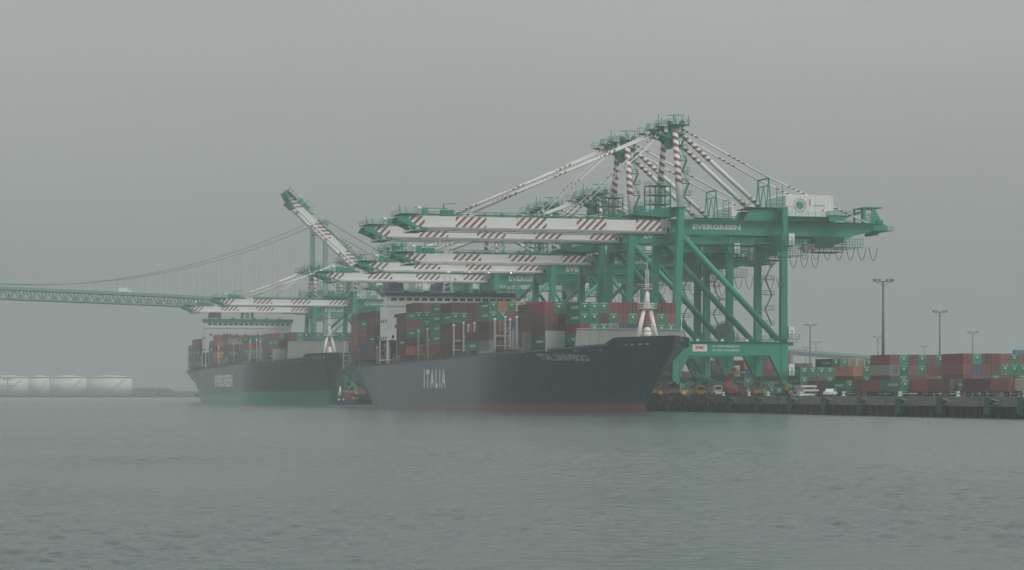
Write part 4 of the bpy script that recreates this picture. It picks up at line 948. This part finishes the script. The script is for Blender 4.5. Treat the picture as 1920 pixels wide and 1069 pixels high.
for x, u, v, col, lab in TR:
    vv = onu(x, u); o = tp if first else copy_tree(tp); first = False
    o.location = (vv, u + 6.1, DK + .01); tag(o, 'dark skeletal trailer ' + lab.replace('with a long red side', 'under the long red container'), 'trailer', TRG)
    container(col, vv, u + 6.1, DK + 1.30, f'{CN[col]} container riding on a wharf trailer, {lab}', 'containers on trailers along the wharf', H=2.82)
ship_stacks(-77.0, 16.3, "nearer ship's", 'containers stacked on the nearer ship', (5, 5, 6, 6))
ship_stacks(tip2, 18.4, "farther ship's", 'containers stacked on the farther ship', (4, 4, 5, 5))
# all remaining containers (far or hidden behind the others) as one mass
big = MB(); mats = []
for c_, a in REST.items():
    k = len(mats); mats += cmat(c_); off = len(big.v); big.v += a.v
    for f, m, uv, sm_ in zip(a.f, a.m, a.uv, a.sm): big.face([i + off for i in f], m + k, uv, sm_)
tag(big.build('container_rows', mats), 'remaining mixed red and green containers filling the stacks behind', 'containers', kind='stuff')
print('containers', NC[0], 'rest verts', len(big.v))

# ------------------------------------------------------------------ light masts
def light_mast(h):
    t = empty('light_mast', (0, 0, 0)); 
    a = MB(); a.tube((0, 0, 0), (0, 0, h), .55, .28, n=10); a.build('pole', paint('pole grey', (.14, .13, .12), .6, .2), t)
    a = MB(); a.beam((-3, 0, h), (3, 0, h), .16, .2); a.beam((0, -2.4, h), (0, 2.4, h), .16, .2); a.beam((-2.4, 0, h), (0, 0, h - 1.3), .12, .12); a.beam((2.4, 0, h), (0, 0, h - 1.3), .12, .12); a.build('crossarm', STEEL, t)
    for x in (-3, -2.2, -1.1, 1.1, 2.2, 3): a = MB(); a.cbox((x, -.2, h + .45), (.55, .5, .5)); a.beam((x, 0, h), (x, -.1, h + .3), .1, .1); a.build('lamp_head', STEEL, t)
    return t
lp = light_mast(32.5); first = True
for x, D, lab in ((1656, 690, 'tallest and nearest floodlight mast, rising behind the second yard block'), (1762, 953, 'second tallest floodlight mast, rising above the nearest yard block'), (1519, 1136, 'floodlight mast between the nearest crane and the tallest mast'),
                  (1824, 1279, 'short floodlight mast above the containers, nearest the picture edge'), (1646, 1378, 'small floodlight mast just left of the tallest mast'), (1530, 1526, 'tiny faint floodlight mast standing over the bridge ramp, beside a taller one'),
                  (1733, 1650, 'faintest floodlight mast, between the two tallest'), (1511, 1700, 'tiny floodlight mast with a wide head over the bridge ramp'), (1368, 825, 'floodlight mast seen between the legs of the nearest crane')):
    o = lp if first else copy_tree(lp); first = False; v, u = W((x - 960) / F * D, D); o.location = (v, u, DK)
    tag(o, lab, 'light mast', 'floodlight masts over the yard')

# ------------------------------------------------------------------ blue yard gantry at the right edge
v, u = W((1925 - 960) / F * 860, 860); t = empty('yard_gantry_crane', (v, u, DK)); tag(t, 'blue yard gantry crane showing its top beam over the containers', 'gantry crane')
BL = paint('gantry blue', (.05, .19, .33), .5, .2)
a = MB(); a.box((-5, -1, 11.5), (20, 1, 16)); a.build('girder', BL, t)
for x in (-4.5, 19.5): a = MB(); a.box((x - .5, -1, 0), (x + .5, 1, 11.5)); a.box((x - .7, -4, .8), (x + .7, 4, 1.8)); a.build('leg', BL, t)
a = MB(); a.rail((-5, -1, 16), (20, -1, 16)); a.cbox((1, 0, 17), (.7, .7, 2)); a.cbox((3.5, 0, 17.4), (.5, .5, 3)); a.build('rail', BL, t)
a = MB(); a.box((-1.5, -1.03, 12.6), (2, -1.002, 13.2)); a.build('marking', CREAM, t)
# ------------------------------------------------------------------ pickup, pale panels, workers' bits
vv = onu(1557, -60); vv = onv(1557, 6)
t = empty('pickup_truck', (6, onv(1557, 6), DK + .01), R(52)); tag(t, 'white pickup truck parked on the wharf edge near the stacked panels', 'pickup truck')
a = MB(); a.prism([(-2.9, .45), (2.7, .45), (2.75, 1.0), (1.5, 1.15), (.7, 1.75), (-.7, 1.78), (-.95, 1.15), (-2.9, 1.12)], -.95, .95); a.build('body', WHITE, t)
for x0, x1 in ((-.6, .05), (.15, .95)): a = MB(); a.prism([(x0, 1.2), (x1, 1.2), (min(x1, .62), 1.66), (x0 + .02, 1.66)], -.97, -.951); a.build('window', GLASS, t)
for x in (-1.8, 1.75):
    for y in (-.9, .9): a = MB(); a.tube((x, y - .12, .38), (x, y + .12, .38), .38, n=14); a.build('wheel', DARK, t)
for i, (x, z, lab) in enumerate(((1506, 0, 'lowest of the three stacked pale panels on the wharf'), (1513, 1.1, 'middle of the three stacked pale panels on the wharf'), (1509, 2.2, 'uppermost of the three stacked pale panels on the wharf'))):
    vq = onu(x, -12); a = MB(); a.box((-2.2, -3, .12), (2.2, 3, .62)); a.box((-2.1, -2.9, 0), (-1.6, 2.9, .119)); a.box((1.6, -2.9, 0), (2.1, 2.9, .119))
    for k in range(8): a.box((-2.1 + k * .55, -3.04, .2), (-1.9 + k * .55, -3.0, .55))
    if z: 
        for sx_ in (-1.8, 1.8): a.box((sx_ - .15, -2.5, -.48), (sx_ + .15, 2.5, -.001))
    o = a.build('hatch_panel', WHITE, None, (vq, -12, DK + .02 + z)); tag(o, lab, 'panel', 'stacked pale panels')
# terminal tractors and clutter under the cranes
def tractor(x, u, col, lab):
    v = onu(x, u); t = empty('terminal_tractor', (v, u, DK + .01)); tag(t, lab, 'tractor', 'terminal tractors under the cranes')
    a = MB(); a.prism([(-1.1, .9), (1.1, .9), (1.1, 2.9), (-1.1, 2.9)], -.9, .7); a.box((-.9, -1, .5), (.9, 4.5, .9)); a.build('cab', col, t)
    a = MB(); a.box((-.9, -.93, 1.7), (.9, -.901, 2.6)); a.build('windscreen', GLASS, t)
    for y in (-.2, 3.4):
        for sx_ in (-1, 1): a = MB(); a.tube((sx_ - .2, y, .5), (sx_ + .2, y, .5), .5, n=12); a.build('wheel', DARK, t)
tractor(1345, 15, WHITE, 'white terminal tractor parked under the nearest crane')
tractor(1392, 24, RED, 'red terminal tractor under the nearest crane, beside a white one')
tractor(1418, 30, ORNG, 'orange terminal tractor parked near the landside crane leg')
tractor(1312, 30, YEL, 'yellow terminal tractor close to the ship bow under the crane')
# container handler glimpsed under the beam
v = onu(1365, 30); t = empty('container_handler', (v, 30, DK + .01)); tag(t, 'red container handler with lattice boom under the nearest crane beam', 'container handler')
a = MB(); a.box((-1.7, -3.5, .8), (1.7, 3.5, 2.6)); a.box((-.9, -1, 2.6), (.9, 1.4, 4.4)); a.build('body', RED, t)
a = MB(); a.beam((0, 3, 3), (0, -5.5, 7.5), .8, .9); a.build('boom', RED, t); a = MB(); a.box((-3, -6.2, 6.3), (3, -5.4, 6.9)); a.build('spreader', YEL, t)
for y in (-2.6, 2.6):
    for sx_ in (-1, 1): a = MB(); a.tube((sx_ * 1.7 - .4, y, .85), (sx_ * 1.7 + .4, y, .85), .85, n=14); a.build('wheel', DARK, t)

# ------------------------------------------------------------------ mooring ropes
def rope(p, q, sag, lab):
    p, q = Vector(p), Vector(q); a = MB(); pts = []
    for i in range(15): f = i / 14; c = p.lerp(q, f) - p; c.z -= sag * 4 * f * (1 - f); pts.append(tuple(c))
    a.poly(pts, .055, n=5); o = a.build('mooring_rope', ROPE, None, p); tag(o, lab, 'mooring rope', 'mooring ropes from the bow to the wharf')
def hp(s, z): x, y, z = oh1(s, z, .12); return (SC1 + x, -77 + y, z)
QB = {x: (QV + .6, onv(x, QV), DK + 1.0) for x, _ in BOL}
rope(hp(13.5, 16.2), QB[1436], 1.6, 'longest pale mooring rope, from the bow flare to the farthest bollard')
rope(hp(11.5, 16.2), QB[1400], 1.5, 'pale mooring rope just under the longest one')
rope(hp(9, 16.2), QB[1400], 1.0, 'pale mooring rope leaving the hull below the foremast')
rope(hp(15.5, 16.1), QB[1352], 1.4, 'lowest pale mooring rope crossing the dark bow')
def hps(s, z): x, y, z = oh1(s, z, .12); return (SC1 - x, -77 + y, z)
rope(hps(3, 16.5), QB[1497], 1.6, 'upper thin mooring rope leaving near the stem towards the panels')
rope(hps(5, 16.3), QB[1436], 1.2, 'short steep mooring rope leaving beside the stem')

# ------------------------------------------------------------------ workboat and pontoon between the ships
px, pu = -38.5, 258.0
px = onu(647, pu)
t = empty('workboat', (px, pu, 0), R(28)); tag(t, 'small blue workboat with a white cone and orange gear, between the two ships', 'boat')
a = MB(); prof = [(-4.6, 0), (-4.2, 2.6), (3.6, 2.4), (5.0, 3.2), (4.2, 0), (4.0, -.5), (-4.4, -.5)]; a.prism([(x, z) for x, z in prof], -1.6, 1.6); a.build('hull', paint('boat blue', (.02, .05, .09), .5, .2), t)
a = MB(); a.prism([(-1.6, 2.4), (1.6, 2.4), (1.3, 5.0), (-1.4, 5.0)], -1.2, 1.2); a.build('cabin', paint('cabin maroon', (.14, .06, .05), .6, .2), t)
a = MB(); a.tube((-2.6, 0, 3.8), (-2.2, 0, 7.4), .75, .1, n=10); a.build('canvas_cone', WHITE, t)
a = MB(); a.box((1.9, -1.2, 2.5), (3.8, 1.2, 3.2)); a.ball((2.2, -1.3, 3.2), .45); a.build('deck_gear', ORNG, t)
a = MB(); a.tube((0, 0, 5), (0, 0, 8.4), .08, n=5); a.beam((0, 0, 5.2), (3.6, 0, 3.2), .06, .06); a.build('mast', GREY, t)
a = MB()
for x in (-4.3, -2.2): a.ball((x, -1.7, 2.4), .4)
a.build('fender_ball', WHITE, t)
v0, v1 = onu(622, 236), onu(696, 236)
a = MB(); a.box((v0, -1.2, -.3), (v1, 1.2, .55)); 
for q in np.linspace(v0 + .5, v1 - .5, 6): a.tube((q, -1.3, .2), (q, -1.2, .2), .35, n=8)
tag(a.build('pontoon', GREY, None, (0, 236, 0)), 'low grey floating pontoon lying under the stern of the nearer ship', 'pontoon')

# ------------------------------------------------------------------ haze
m = bpy.data.materials.new('haze'); m.use_nodes = True; t = m.node_tree; t.nodes.clear()
o_ = t.nodes.new('ShaderNodeOutputMaterial'); pv = t.nodes.new('ShaderNodeVolumePrincipled')
pv.inputs['Color'].default_value = (.665, .722, .72, 1); pv.inputs['Density'].default_value = 0.00037; pv.inputs['Anisotropy'].default_value = 0.0
t.links.new(pv.outputs[0], o_.inputs['Volume'])
a = MB(); a.box((CV - 4600, CU - 500, -3), (CV + 4600, CU + 4600, 120)); tag(a.build('haze', m), kind='stuff')
